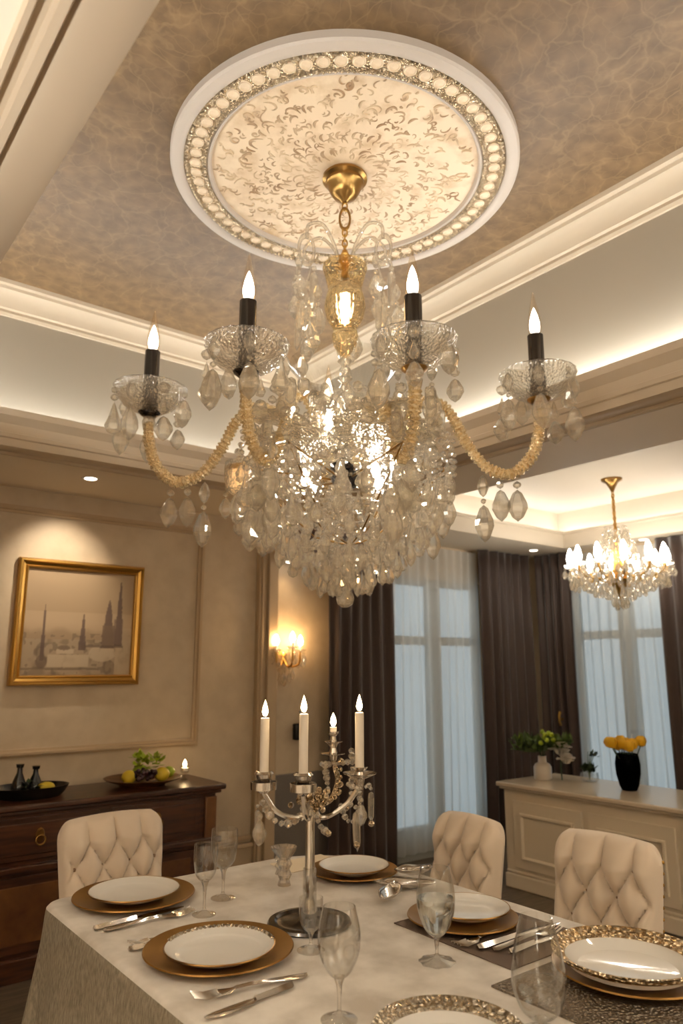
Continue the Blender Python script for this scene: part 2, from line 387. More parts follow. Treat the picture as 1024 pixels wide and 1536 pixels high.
# wall panel mouldings, pilaster, niche header, baseboard
def moulding_frame(u0, u1, z0, z1, w=.045, t=.03, y=V1):
    b = MB(); k = [(0, 0), (0, -.012), (.010, -.014), (.014, -t), (.026, -t), (.032, -.016), (w, -.012), (w, 0)]
    vs = []; fs = []
    for cx, cz in ((0, 0), (1, 0), (1, 1), (0, 1)):
        for o, d in k: vs.append(((u1-o) if cx else (u0+o), y+d, (z1-o) if cz else (z0+o)))
    n = len(k)
    for i in range(4):
        j = (i+1) % 4
        for q in range(n-1): fs.append((i*n+q, j*n+q, j*n+q+1, i*n+q+1))
    return b.add(vs, fs)
struct(moulding_frame(-.1, 2.27, .95, 2.345).build('trim_1', 'wallmould', smooth=25))
struct(moulding_frame(-1.6, -.35, .95, 2.345).build('trim_2', 'wallmould', smooth=25))
b = MB(); b.box(2.68, 2.83, V1-.05, V1, 0, SZ); b.box(2.695, 2.715, V1-.065, V1, .2, SZ); b.box(2.74, 2.82, V1-.08, V1, .0, SZ)
struct(b.build('trim_3', 'wallmould', bevel=.006))
struct(MB().box(2.83, 3.9, V1-.16, V1, 2.17, SZ).build('trim_4', 'darkwood', bevel=.004))
b = MB(); b.box(U0, 2.68, V1-.03, V1, 0, .30); b.box(U0, 2.68, V1-.045, V1, .30, .325); b.box(U0, 2.68, V1-.02, V1, .34, .37)
struct(b.build('baseboard_far', 'wallmould', bevel=.005))
struct(MB().box(2.83, 3.3, V1-.02, V1, 0, .72).build('trim_5', mat('grey_dado', (104, 96, 88), .6), bevel=.004))
struct(MB().box(3.3, 5.7, V1-.03, V1, 0, .15).build('baseboard_1', 'frame', bevel=.004))
struct(MB().box(U1-.03, U1, V0, V1, 0, .15).build('baseboard_right', 'frame', bevel=.004))

# windows
def window(n, axis, pos, a0, a1, z0, z1, trz):
    root = thing_s('window_%d' % n)
    def bx(b, p, q, r, s_, d0, d1):
        if axis == 'v': b.box(p, q, pos+d0, pos+d1, r, s_)
        else: b.box(pos+d0, pos+d1, p, q, r, s_)
    f = MB(); w = .055; c = (a0+a1)/2
    bx(f, a0, a0+w, z0, z1, .03, .10); bx(f, a1-w, a1, z0, z1, .03, .10); bx(f, a0, a1, z0, z0+w, .03, .10); bx(f, a0, a1, z1-w, z1, .03, .10)
    bx(f, c-.06, c+.06, z0, z1, .025, .105); bx(f, a0, a1, trz-.035, trz+.035, .028, .10)
    o = f.build('window_frame', 'frame', root, bevel=.004)
    for k, (p, q, r, s_) in enumerate([(a0+w, c-.06, z0+w, trz-.035), (c+.06, a1-w, z0+w, trz-.035), (a0+w, c-.06, trz+.035, z1-w), (c+.06, a1-w, trz+.035, z1-w)]):
        g = MB(); bx(g, p, q, r, s_, .06, .066); g.build('pane', 'pane', root, smooth=0)
    s_ = MB(); bx(s_, a0-.04, a1+.04, z0-.03, z0, -.03, .03); s_.build('window_sill', 'frame', root, bevel=.004)
    return root
def thing_s(name):
    o = bpy.data.objects.new(name, None); COL.objects.link(o); o['kind'] = 'structure'; return o
window(1, 'v', V1, *W1, 1.65); window(2, 'u', U1, *W2, 1.71)

# ------------------------------------------------------------------ curtains
def curtain(name, axis, pos, a0, a1, z0, z1, folds, amp, m, label, cat, group, thick=.004, flare=0, seed=0, nz=14):
    r2 = random.Random(seed); n = folds*14; ph = [r2.uniform(-.5, .5) for _ in range(folds+2)]; am = [r2.uniform(.6, 1.2) for _ in range(folds+2)]
    vs = []; fs = []
    for j in range(nz+1):
        t = j/nz; z = z1+(z0-z1)*t
        for i in range(n+1):
            s_ = i/n; k = s_*folds; q = int(min(k, folds-1)); fr = k-q
            a_ = am[q]*(1-fr)+am[q+1]*fr
            d = amp*a_*sin(2*pi*k+(ph[q]*(1-fr)+ph[q+1]*fr))*(.75+.35*t)+amp*.25*sin(5.1*k+2*t)
            a = a0+(a1-a0)*s_+(s_-.5)*flare*t+.012*sin(3*t+k)
            vs.append((a, pos+d, z) if axis == 'v' else (pos+d, a, z))
    for j in range(nz):
        for i in range(n): q = j*(n+1)+i; fs.append((q, q+1, q+n+2, q+n+1))
    o = MB().add(vs, fs).build(name, m, smooth=180)
    if thick: md = o.modifiers.new('thickness', 'SOLIDIFY'); md.thickness = thick
    return tag(o, label, cat, group)
G1 = 'heavy brown curtain panels'; G2 = 'sheer white curtains'
curtain('curtain', 'v', 4.27, 3.21, 3.84, .02, 2.43, 6, .030, 'curtain', 'dark brown floor-length curtain panel beside the wall sconce, left of both windows', 'curtain', G1, seed=1)
curtain('curtain', 'v', 4.24, 4.83, 5.49, .02, 2.44, 6, .032, 'curtain', 'dark brown curtain panel in the room corner, right of the tall left window', 'curtain', G1, seed=2)
curtain('curtain', 'u', 5.55, 3.83, 4.22, .02, 2.44, 4, .032, 'curtain', 'narrow dark brown curtain panel in the corner, left of the window behind the cabinet', 'curtain', G1, seed=3)
curtain('curtain', 'u', 5.53, 2.35, 3.02, .02, 2.44, 6, .032, 'curtain', 'dark brown curtain panel at the right edge behind the small chandelier', 'curtain', G1, seed=4)
curtain('sheer_curtain', 'v', 4.33, 3.80, 4.90, .06, 2.42, 11, .016, 'sheer', 'sheer white curtain over the left window between two brown panels', 'sheer curtain', G2, thick=0, seed=5)
curtain('sheer_curtain', 'u', 5.62, 2.95, 3.99, .06, 2.42, 11, .016, 'sheer', 'sheer white curtain over the right window behind the small chandelier', 'sheer curtain', G2, thick=0, seed=6)
t = thing('curtain_holdback', 'small gold curtain holdback on the brown curtain edge above the white flower', 'curtain holdback', (5.49, 3.98, 1.0))
b = MB().tube([(0, 0, -.05), (-.015, 0, -.02), (-.015, 0, .03), (0, 0, .06)], .012, 8); b.build('hook', 'gold', t)
MB().box(-.0, .03, -.008, .008, -.01, .01).build('bracket', 'gold', t)

# ------------------------------------------------------------------ downlights
def downlight(u, v, label, pw, tilt=(0, 0), z=SZ, size=radians(80)):
    t = thing('downlight', label, 'downlight', (u, v, z), 0, 'recessed ceiling downlights')
    MB().lathe([(.032, -.002), (.045, -.004), (.048, -.001), (.048, .0), (.032, 0), (.032, -.002)], 24).build('trim_ring', 'whitetrim', t)
    MB().lathe([(0, -.0035), (.032, -.0035), (.032, -.0015), (0, -.0015)], 24).build('lens', 'downlens', t)
    s = spot('downlight_beam', (0, 0, -.02), (tilt[0], tilt[1], 0), pw, size); s.parent = t
downlight(1.32, 3.93, 'warm recessed ceiling light above the gold-framed painting', DOWN, (radians(42), 0), size=radians(70), )
downlight(5.30, 4.02, 'recessed ceiling light in front of the brown curtain in the corner', 5)
downlight(5.55, 3.12, 'bright recessed ceiling light to the right of the small chandelier', 5, (0, radians(-5)))
s = thing('downlight', 'small warm light under the dark niche header above the sconce', 'downlight', (2.90, 4.30, 2.17), 0, 'recessed ceiling downlights')
MB().lathe([(0, -.008), (.03, -.008), (.032, 0), (0, 0)], 20).build('lens', 'downlens', s)
spot('downlight_beam', (0, 0, -.02), (0, 0, 0), 3.0, radians(110), col=(1, .7, .4)).parent = s
# further recessed lights of the room behind the camera
downlight(-.3, 1.2, 'recessed ceiling light near the left wall behind the camera', 22, size=radians(120))
downlight(-.3, 2.9, 'recessed ceiling light left of the papered ceiling by the far wall', 10, (radians(10), 0), size=radians(110))
downlight(1.5, -.9, 'recessed ceiling light behind the camera over the room entrance', 30, size=radians(130))
downlight(2.85, 1.0, 'recessed ceiling light in the beam right of the table', 12, size=radians(110))

def fill_lamp(u, v, label, pw, h=1.45, shade='shade'):  # unseen lamps added as fill for the soffit, table and walls
    t = thing('fill_lamp', label, 'fill lamp', (u, v, 0), 0, 'added fill lamps out of view')
    MB().lathe([(0, 0), (.15, 0), (.15, .015), (.02, .03), (0, .03)], 32).build('base', 'brass', t)
    MB().lathe([(.012, .03), (.012, h)], 12).build('pole', 'brass', t)
    MB().lathe([(.22, h-.12), (.16, h+.16)], 40).build('lamp_shade', shade, t)
    l = bpy.data.lights.new('fill_lamp_light', 'POINT'); l.energy = pw; l.color = (1, .985, .96); l.shadow_soft_size = .06
    o = bpy.data.objects.new('fill_lamp_light', l); COL.objects.link(o); o.parent = t; o.location = (0, 0, h+.04)
M['shade'] = mat('linen_shade', (235, 222, 200), .8); M['shade'].node_tree.nodes['Principled BSDF'].inputs['Transmission Weight'].default_value = .0
_t = nd(M['shade'], 'ShaderNodeBsdfTranslucent'); _t.inputs[0].default_value = (.8, .74, .62, 1); _x = nd(M['shade'], 'ShaderNodeMixShader'); _x.inputs[0].default_value = .6
_o = next(n for n in M['shade'].node_tree.nodes if n.type == 'OUTPUT_MATERIAL'); lk(M['shade'], M['shade'].node_tree.nodes['Principled BSDF'].outputs[0], _x.inputs[1]); lk(M['shade'], _t.outputs[0], _x.inputs[2]); lk(M['shade'], _x.outputs[0], _o.inputs[0])
fill_lamp(-1.1, -.9, 'added unseen fill lamp with linen shade behind the camera at the left wall', FILL_LAMP*1.3)
fill_lamp(2.6, -1.3, 'added unseen fill lamp with linen shade behind the camera on the right', FILL_LAMP*1.6)
fill_lamp(-.80, 1.15, 'added unseen fill lamp with brass shade left of the camera by the left wall', FILL_LAMP*1.0, shade='brass')
# ------------------------------------------------------------------ painting
def picture():
    u0, u1, z0, z1 = 1.10, 1.845, 1.333, 2.047
    t = thing('framed_painting', 'gold-framed sepia painting of ruins and spires on the left wall', 'painting', ((u0+u1)/2, V1, z0))
    w = (u1-u0)/2; h = z1-z0
    prof = [(0, 0), (0, -.035), (.008, -.05), (.018, -.052), (.024, -.040), (.040, -.032), (.048, -.038), (.054, -.036), (.058, -.018), (.058, 0)]
    vs = []; fs = []; n = len(prof)
    for cx, cz in ((0, 0), (1, 0), (1, 1), (0, 1)):
        for o, d in prof: vs.append(((w-o) if cx else (-w+o), d, (h-o) if cz else o))
    for i in range(4):
        for q in range(n-1): fs.append((i*n+q, (i+1) % 4*n+q, (i+1) % 4*n+q+1, i*n+q+1))
    MB().add(vs, fs).build('frame', 'gold', t, smooth=25)
    NX, NY = 150, 140; r2 = random.Random(3)
    ns = [[r2.random() for _ in range(40)] for _ in range(40)]
    def vn(x, y):
        x *= 1; i, j = int(x) % 39, int(y) % 39; fx, fy = x-int(x), y-int(y)
        return (ns[i][j]*(1-fx)+ns[i+1][j]*fx)*(1-fy)+(ns[i][j+1]*(1-fx)+ns[i+1][j+1]*fx)*fy
    sky = (156, 133, 104); lo = (158, 136, 106)
    def px(x, y):   # x 0..1, y 0 bottom..1
        c = [sky[k]+(14 if y < .6 else 0)*(1-abs(y-.5)*3 if abs(y-.5) < .33 else 0) for k in range(3)]
        n1 = vn(x*13, y*13); n2 = vn(x*36, y*30)
        def mixc(a, f): return [c[k]*(1-f)+a[k]*f for k in range(3)]
        hz = .42+.05*vn(x*14+3, 5)
        if y < hz: c = mixc((140, 118, 92), .75*min(1, (hz-y)*18))
        if y < .34: c = mixc((150, 132, 108), .8)
        if y < .34 and n1 > .55: c = mixc((106, 88, 68), .55*min(1, (n1-.55)*6))
        if y < .40 and n2 > .72: c = mixc((92, 76, 60), .45)
        # pale terrace and boat shapes
        if .23 < x < .60 and .08 < y < .20: c = mixc((176, 158, 132), .75)
        if .30 < x < .46 and .20 < y < .25: c = mixc((180, 162, 136), .7)
        if (x-.72)**2/.016+(y-.21)**2/.006 < 1: c = mixc((178, 160, 134), .7)
        if x > .84 and y < .46: c = mixc((172, 152, 124), .7)
        def spire(cx, base, topy, w0):
            nonlocal c
            if base < y < topy:
                ww = w0*(1-(y-base)/(topy-base))**.8*(1+.4*(vn(y*60, cx*30)-.5))+.004
                d = abs(x-cx)
                if d < ww: c = mixc((84, 66, 58), .78)
        spire(.18, .14, .66, .016); spire(.53, .24, .58, .030); spire(.765, .26, .73, .062); spire(.865, .28, .92, .036)
        if abs(x-.77) < .06 and .26 < y < .48: c = mixc((112, 92, 74), .8)
        if abs(x-.86) < .045 and .3 < y < .55: c = mixc((108, 88, 76), .6)
        if abs(y-.27-.02*n1) < .012 and .55 < x < .92: c = mixc((84, 68, 54), .6)
        if abs(y-.055-.02*n1) < .010 and x < .7: c = mixc((96, 80, 62), .6)
        if (x-.18)**2/.0024+(y-.13)**2/.004 < 1: c = mixc((96, 78, 62), .7)
        if (x-.37)**2/.003+(y-.26)**2/.0006 < 1: c = mixc((92, 74, 58), .6)
        return c
    vs = []; cs = []; fs = []; a = -w+.052; bb = w-.052; z_0 = .052; z_1 = h-.052
    for j in range(NY+1):
        for i in range(NX+1):
            vs.append((a+(bb-a)*i/NX, -.02, z_0+(z_1-z_0)*j/NY)); cs.append((*s2l(px(i/NX, j/NY)), 1))
    for j in range(NY):
        for i in range(NX): q = j*(NX+1)+i; fs.append((q, q+1, q+NX+2, q+NX+1))
    m = mat('painted_canvas', (170, 146, 114), .6); at = nd(m, 'ShaderNodeVertexColor', layer_name='paint')
    lk(m, at.outputs[0], m.node_tree.nodes['Principled BSDF'].inputs['Base Color'])
    o = MB().add(vs, fs).build('canvas', m, t, smooth=0)
    ca = o.data.color_attributes.new('paint', 'FLOAT_COLOR', 'POINT')
    for i, c in enumerate(cs): ca.data[i].color = c
    MB().box(-w+.03, w-.03, -.016, -.002, .03, h-.03).build('backing_board', 'legwood', t, smooth=0)
picture()

# ------------------------------------------------------------------ ceiling medallion
MC = (1.65, 2.09)
def medallion():
    t = thing('ceiling_medallion', 'large round cream plaster medallion with silver-gilt ring above the big chandelier', 'ceiling medallion', (*MC, CZ))
    MB().lathe([(.70, 0), (.70, -.03), (.693, -.038), (.672, -.042), (.655, -.040), (.648, -.034), (.645, -.022), (.56, -.022), (.553, -.03), (.545, -.028), (.538, -.016), (.538, 0)], 96).build('outer_rim', 'rimplaster', t)
    MB().lathe([(.645, -.020), (.647, -.030), (.636, -.034), (.626, -.026), (.578, -.026), (.570, -.034), (.560, -.032), (.556, -.020)], 96).build('gilt_band', 'glitter', t)
    for R_, nb, rr in ((.637, 190, .0075), (.566, 170, .0065)):
        b = MB()
        for i in range(nb):
            a = 2*pi*i/nb; b.ell((R_*cos(a), R_*sin(a), -.034), rr, 6, 4)
        b.build('beading', 'glitter', t)
    p0 = MB().lathe([(.0235, 0), (.0235, -.005), (.020, -.008), (.016, -.005), (.0, -.006)], 18).build('roundel', 'medal', t)
    n = 64
    for i in range(n):
        a = 2*pi*i/n; q = p0 if i == 0 else p0.copy()
        if i: COL.objects.link(q)
        q.location = (.602*cos(a), .602*sin(a), -.024)
    MB().lathe([(.54, 0), (.54, -.012), (.3, -.014), (0, -.014)], 72).build('centre_field', 'medal', t)
    # acanthus scrolls in relief
    b = MB(); r2 = random.Random(5)
    def scroll(cx, cy, a0, L, turn, w):
        pts = []; rs = []; x, y, a = cx, cy, a0; N = 12
        for k in range(N):
            pts.append((x, y, -.014)); rs.append(w*(.25+sin(pi*min(1, (k+.6)/N))))
            x += L/N*cos(a); y += L/N*sin(a); a += turn*(k+1)/N/2.4
        b.tube(pts, rs, 5, flat=.5)
    S = 24
    for s_ in range(S):
        base = 2*pi*s_/S
        for mir in (1, -1):
            for (r, da, dirn, L, tr, w) in [(.42, .03, 1.9, .07, 1.5, .006), (.39, .12, .6, .06, -1.6, .005), (.44, .17, 2.6, .06, 1.2, .006), (.33, .06, .3, .08, 1.4, .006), (.30, .14, 2.2, .05, -1.3, .005), (.25, .08, .9, .06, 1.6, .005), (.20, .14, 0, .05, 1, .004), (.16, .07, .2, .06, .9, .005), (.11, .1, 0, .05, .6, .005), (.36, .19, 1.2, .05, 1.9, .005), (.28, .2, .4, .04, -2, .004)]:
                if r2.random() < .2: continue
                a = base+mir*(da+r2.uniform(-.015, .015)); rr = (r+r2.uniform(-.02, .02))*1.15; w *= r2.uniform(.5, 1.0); L *= r2.uniform(.7, 1.3); tr *= 1.1
                scroll(rr*cos(a), rr*sin(a), a+mir*dirn+r2.uniform(-.6, .6), L*r2.uniform(.7, 1.15), mir*tr, w*r2.uniform(.7, 1.1))
                if r2.random() < .6: scroll((rr+.02)*cos(a+.03), (rr+.02)*sin(a+.03), a+mir*(dirn+1), L*.45, -mir*tr, w*.8)
        a = base
        for k in range(4): scroll((.14+.08*k)*cos(a), (.14+.08*k)*sin(a), a+.2*(-1)**k, .05, .8, .005)
    b.build('scrollwork', 'scroll', t)
medallion()

# ------------------------------------------------------------------ crystal pieces
def bead(b, c, r, n=6): b.lathe([(0, r), (r*.8, r*.5), (r, 0), (r*.8, -r*.5), (0, -r)], n, c, a0=rnd.random())
def pendant(kind):
    b = MB(); z = 0
    if kind == 0: bead(b, (0, 0, -.014), .011); z = -.027; b.drop(.085, .026, (0, 0, z), 6, 0)
    if kind == 1: bead(b, (0, 0, -.012), .010); bead(b, (0, 0, -.034), .011); z = -.046; b.drop(.095, .025, (0, 0, z), 6, 1)
    if kind == 2: b.drop(.06, .015, (0, 0, -.004), 6, 0); bead(b, (0, 0, -.074), .008); b.drop(.10, .026, (0, 0, -.084), 8, 0)
    if kind == 3: bead(b, (0, 0, -.012), .010); b.drop(.15, .018, (0, 0, -.026), 6, 2)
    if kind == 4: bead(b, (0, 0, -.02), .017); b.drop(.055, .015, (0, 0, -.040), 6, 1); b.drop(.07, .025, (0, 0, -.10), 6, 0)
    me = b.build('pendant_shape', 'crystal', smooth=0); d = me.data; bpy.data.objects.remove(me); return d
PEN = [pendant(k) for k in range(5)]
def hang(name, k, loc, parent, sc=1.0, rz=None):
    o = bpy.data.objects.new(name, PEN[k]); COL.objects.link(o); o.parent = parent; o.location = loc
    o.scale = (sc, sc, sc); o.rotation_euler = (rnd.uniform(-.05, .05), rnd.uniform(-.05, .05), rnd.uniform(0, 6) if rz is None else rz)
    return o
BOB = [(.014, .0), (.05, .006), (.095, .030), (.128, .066), (.143, .098), (.149, .100), (.149, .094), (.134, .060), (.10, .020), (.05, -.006), (.014, -.010), (.014, 0)]
def bobeche(r=1.0): return MB().lathe([(x*r, z*r) for x, z in BOB], 40, fl=lambda a: 1+.012*cos(20*a))
CORE = [(0, .002), (.013, .004), (.0205, .025), (.0205, .045), (.0145, .075), (.007, .1), (0, .115)]
SHELL = [(.020, 0), (.024, .012), (.0265, .034), (.0255, .062), (.0185, .105), (.010, .145), (.004, .178), (0, .188)]

def big_chandelier():
    t = thing('crystal_chandelier', 'large crystal chandelier with candle bulbs and gilded rope arms over the table', 'chandelier', (*MC, 0), radians(-38))
    # canopy and chain
    MB().lathe([(.085, 3.406), (.092, 3.398), (.092, 3.388), (.078, 3.38), (.078, 3.368), (.070, 3.36), (.062, 3.335), (.045, 3.31), (.022, 3.297), (.012, 3.285), (0, 3.283)], 40).build('canopy', 'brass', t)
    z = 3.283; i = 0
    ch = MB(); ch0 = ch
    while z > 3.07:
        L = .030 if i != 1 else .085
        if i == 1:
            ch2 = MB().ring(.021, .0045, n=24, m=6, T=Matrix.Translation((0, 0, z-.048)) @ Matrix.Rotation(pi/2, 4, 'X') @ Matrix.Scale(2.2, 4, (0, 1, 0)), )
            ch2.build('oval_link', 'brass', t)
            z -= .096; ch0.build('chain', 'gold', t); ch = MB()
        else:
            ch.ring(.010, .0032, n=14, m=6, T=Matrix.Translation((0, 0, z-.014)) @ Matrix.Rotation((i % 2)*pi/2, 4, 'Z') @ Matrix.Rotation(pi/2, 4, 'X') @ Matrix.Scale(1.6, 4, (0, 1, 0)))
            z -= .024
        i += 1
    ch.build('chain', 'gold', t)
    # column
    MB().lathe([(0, 3.08), (.010, 3.07), (.018, 3.05), (.010, 3.03), (.024, 3.01), (.028, 2.99), (.012, 2.97), (.012, 2.94)], 20).build('finial', 'gold', t)
    MB().lathe([(.0, 2.965), (.03, 2.96), (.075, 2.985), (.088, 3.0), (.09, 2.99), (.078, 2.95), (.066, 2.90), (.078, 2.86), (.082, 2.82), (.070, 2.77), (.045, 2.73), (.052, 2.70), (.045, 2.66), (.02, 2.62), (0, 2.61)], 16).build('amber_vase', 'amber', t, smooth=0)
    MB().lathe([(0, 2.87), (.012, 2.86), (.018, 2.82), (.012, 2.76), (0, 2.74)], 12).build('vase_bulb', 'amberglow', t)
    b = MB()
    prof = [(0, 2.62)]; z = 2.61
    for k in range(9): prof += [(.013, z), (.030-.006*(k % 2), z-.016), (.013, z-.034)]; z -= .036
    prof += [(.03, z), (.034, 2.22), (0, 2.21)]
    b.lathe(prof, 12); b.build('glass_column', 'crystal', t, smooth=0)
    o = MB().lathe([(.045, 2.24), (.06, 2.30), (.10, 2.42), (.17, 2.53), (.215, 2.575), (.219, 2.575), (.175, 2.525), (.104, 2.415), (.065, 2.30), (.05, 2.235), (.045, 2.24)], 48).build('glass_bowl', 'clear', t)
    # hub and dish
    MB().lathe([(0, 2.235), (.05, 2.23), (.07, 2.20), (.062, 2.17), (.04, 2.15), (.055, 2.12), (.04, 2.09), (.0, 2.07)], 32).build('hub', 'darksilver', t)
    MB().lathe([(.05, 2.195), (.14, 2.19), (.24, 2.205), (.33, 2.235), (.335, 2.24), (.335, 2.232), (.24, 2.198), (.14, 2.182), (.05, 2.185), (.05, 2.195)], 64, fl=lambda a: 1+.05*cos(12*a)).build('fluted_dish', 'cutglass', t)
    MB().ring(.38, .005, (0, 0, 2.165), 64, 6).ring(.33, .005, (0, 0, 2.10), 48, 6).ring(.22, .005, (0, 0, 2.0), 40, 6).ring(.11, .005, (0, 0, 1.90), 30, 6).build('ring_frame', 'crystal', t)
    b = MB()
    for k in range(6):
        a = 2*pi*k/6; b.tube([(.05*cos(a), .05*sin(a), 2.12), (.38*cos(a), .38*sin(a), 2.165)], .004, 6); b.tube([(.38*cos(a), .38*sin(a), 2.165), (.22*cos(a), .22*sin(a), 2.0), (.11*cos(a), .11*sin(a), 1.90), (0.02, 0, 1.87)], .003, 6)
    b.build('basket_wires', 'brass', t)
    for k in range(5):  # bulbs added out of sight in the basket to brighten crystals and table
        a = 2*pi*k/5+.5; q = MB().lathe([(0, 0), (.012, .004), (.017, .02), (.012, .045), (0, .065)], 12).build('inner_fill_bulb', M['inner'], t, loc=(.15*cos(a), .15*sin(a), 2.27 if k % 2 else 2.10))
    # glass leaves rising from the hub
    lf = None
    for k in range(12):
        a = 2*pi*k/12+.2; n = 9; vs = []; fs = []
        if lf is None:
            for i in range(n+1):
                s_ = i/n; w = .055*sin(pi*min(1, s_*.92+.08))**.8; r = .10+.26*s_; zz = 2.20+.13*s_+.06*sin(pi*s_)
                vs += [(r, -w, zz), (r, -w*.4, zz+.014), (r, 0, zz+.004), (r, w*.4, zz+.014), (r, w, zz)]
            for i in range(n):
                for j in range(4): q = i*5+j; fs.append((q, q+5, q+6, q+1))
            lf = MB().add(vs, fs).build('glass_leaf', 'cutglass', t, smooth=0); md = lf.modifiers.new('thickness', 'SOLIDIFY'); md.thickness = .006
            q = lf
        else: q = lf.copy(); COL.objects.link(q)
        q.rotation_euler = (0, 0, a); q.location = (0, 0, -.03*(k % 2))
    # arms (x = across the picture, y = away from the camera)
    arms = [(-.80, .19, -.03, 0), (.755, .04, -.03, 0), (-.345, -.265, -.045, 0), (.235, -.32, -.055, 0), (-.075, .60, -.10, 0), (.15, .60, -.10, 0)]
    bases = [(.06, 2.22), (.14, 2.31), (.25, 2.42), (.35, 2.465), (.425, 2.42), (.49, 2.30), (.57, 2.205), (.67, 2.18), (.755, 2.25), (.793, 2.35), (.80, 2.44)]
    for x, y, dz, _ in arms:
        R_ = hypot(x, y); ang = atan2(y, x); sc = (R_-.06)/.74
        P = [(.06+(r-.06)*sc, 0, z+dz) for r, z in bases]
        C_ = catmull(P, 12)
        # resample evenly and give rope beads
        D = [0]
        for i in range(1, len(C_)): D.append(D[-1]+(C_[i]-C_[i-1]).length)
        N = int(D[-1]/.006); pts = []; rs = []; j = 0
        for i in range(N+1):
            d = D[-1]*i/N
            while j < len(D)-2 and D[j+1] < d: j += 1
            f = (d-D[j])/max(1e-6, D[j+1]-D[j]); pts.append(C_[j].lerp(C_[j+1], f)); rs.append((.024*rnd.uniform(.88, 1.12) if i % 3 else .016)*(1.0 if d < D[-1]-.03 else .9))
        arm = MB().tube(pts, rs, 8).build('rope_arm', 'ropearm', t, smooth=0)
        arm.rotation_euler = (0, 0, ang)
        tip = Vector((R_, 0, 2.44+dz))
        sub = lambda mb, n_, m_, dz_=0, **k: mb.build(n_, m_, arm, loc=tip+Vector((0, 0, dz_)), **k)
        sub(MB().lathe([(.012, -.05), (.022, -.03), (.028, 0), (.020, .022), (.02, .03)], 16), 'glass_collar', 'crystal', 0, smooth=0)
        sub(MB().lathe([(.012, 0), (.030, .004), (.044, .016), (.046, .022), (.012, .024)], 28), 'metal_cup', 'brass' if x > 0 else 'darksilver', .022)
        sub(bobeche(), 'bobeche', 'cutglass', .048)
        sub(MB().lathe([(0, 0), (.020, 0), (.026, .01), (.031, .012), (.031, .265), (.028, .268), (0, .268)], 28), 'candle_sleeve', 'darksilver', .044)
        sub(MB().lathe(CORE, 12), 'bulb_filament', 'bulb', .316)
        sub(MB().lathe(SHELL, 20), 'bulb_glass', 'bulbshell', .312)
        nd_ = 7
        for k in range(nd_):
            a = 2*pi*k/nd_+.35+x*3
            hang('rim_drop', (4, 2, 2, 1, 2, 4, 0)[k], (R_+.142*cos(a), .142*sin(a), 2.44+dz+.048+.088), arm, rnd.uniform(1.2, 1.5))
        for rr in (.55, .62, .69):
            zz = min(p.z for p in C_ if abs(p.x-(.06+(rr-.06)*sc)) < .03)
            hang('arm_drop', 0 if rr > .55 else 2, (.06+(rr-.06)*sc, 0, zz-.02), arm, 1.45)
    # crown hooks with long drops
    cr = [(-.15, -.07), (.15, -.07), (-.17, .09), (.17, .09), (.0, .17), (.02, -.05)]
    for i, (x, y) in enumerate(cr[:5]):
        a = atan2(y, x); R_ = hypot(x, y)
        P = catmull([(.02, 0, 3.0), (.05, 0, 3.09), (R_*.6, 0, 3.16), (R_*.95, 0, 3.14), (R_, 0, 3.08)], 6)
        h = MB().tube(P, .007, 8).build('crown_hook', 'crystal', t); h.rotation_euler = (0, 0, a)
        MB().ring(.032, .007, n=20, m=6, T=Matrix.Translation((R_, 0, 3.03)) @ Matrix.Rotation(pi/2, 4, 'X') @ Matrix.Scale(1.9, 4, (0, 1, 0))).build('glass_loop', 'crystal', h)
        for k in range(4):
            dx, dy = [(-.03, 0), (.03, .01), (0, .03), (.045, -.03)][k]
            zz = 3.02-.05*k
            hang('crown_pendant', (2, 3, 4, 2)[k], (x+dx, y+dy, zz), t, 1.15)
            if k < 3: hang('crown_pendant', (3, 1, 2)[k], (x+dx*.6, y+dy*.6, zz-.17), t, 1.0)
    # beaded basket of pendants
    rings = [(.39, 2.17, 30), (.355, 2.11, 26)]
    for R_, z, n in rings:
        for i in range(n):
            a = 2*pi*(i+.3)/n; hang('basket_pendant', (0, 2, 1, 4, 2)[i % 5], (R_*cos(a), R_*sin(a), z-rnd.uniform(-.02, .07)), t, rnd.uniform(.9, 1.4))
    stuff = MB()
    for R_, z, n in [(.33, 2.08, 30), (.29, 2.03, 24), (.24, 1.985, 20), (.19, 1.95, 18), (.14, 1.90, 12), (.09, 1.875, 9), (.045, 1.86, 5)]:
        for i in range(n):
            a = 2*pi*(i+rnd.random()*.5)/n; s_ = rnd.uniform(.95, 1.2); zz = z-rnd.uniform(0, .03)
            c = (R_*cos(a), R_*sin(a), zz); bead(stuff, (c[0], c[1], zz), .011*s_); bead(stuff, (c[0], c[1], zz-.022*s_), .009*s_)
            stuff.drop(.045*s_, .013*s_, (c[0], c[1], zz-.03*s_), 6, 0); stuff.drop(.08*s_, .019*s_, (c[0], c[1], zz-.077*s_), 6, i % 2)
    for R_ in (.40, .34, .27, .20, .13):     # bead strands filling the basket up to the hub
        n = int(R_*75)
        for i in range(n):
            a = 2*pi*i/n+R_*9
            top_ = 2.30-.25*abs(R_-.2); nb = int((top_-2.06+(.42-R_)*.25)/.026)
            for k in range(nb):
                if rnd.random() < .75: bead(stuff, (R_*cos(a)+rnd.uniform(-.008, .008), R_*sin(a)+rnd.uniform(-.008, .008), top_-.026*k), rnd.uniform(.009, .015))
    for k in range(150):      # loose cluster of faceted pieces between the arms
        a = rnd.uniform(0, 2*pi); R_ = sqrt(rnd.uniform(.015, .15)); zz = 2.20+rnd.uniform(.0, .26)*(1-R_*1.1)+.05
        if k % 2: stuff.drop(rnd.uniform(.06, .10), rnd.uniform(.018, .027), (R_*cos(a), R_*sin(a), zz), 7, k % 3)
        else: bead(stuff, (R_*cos(a), R_*sin(a), zz), rnd.uniform(.014, .024), 8)
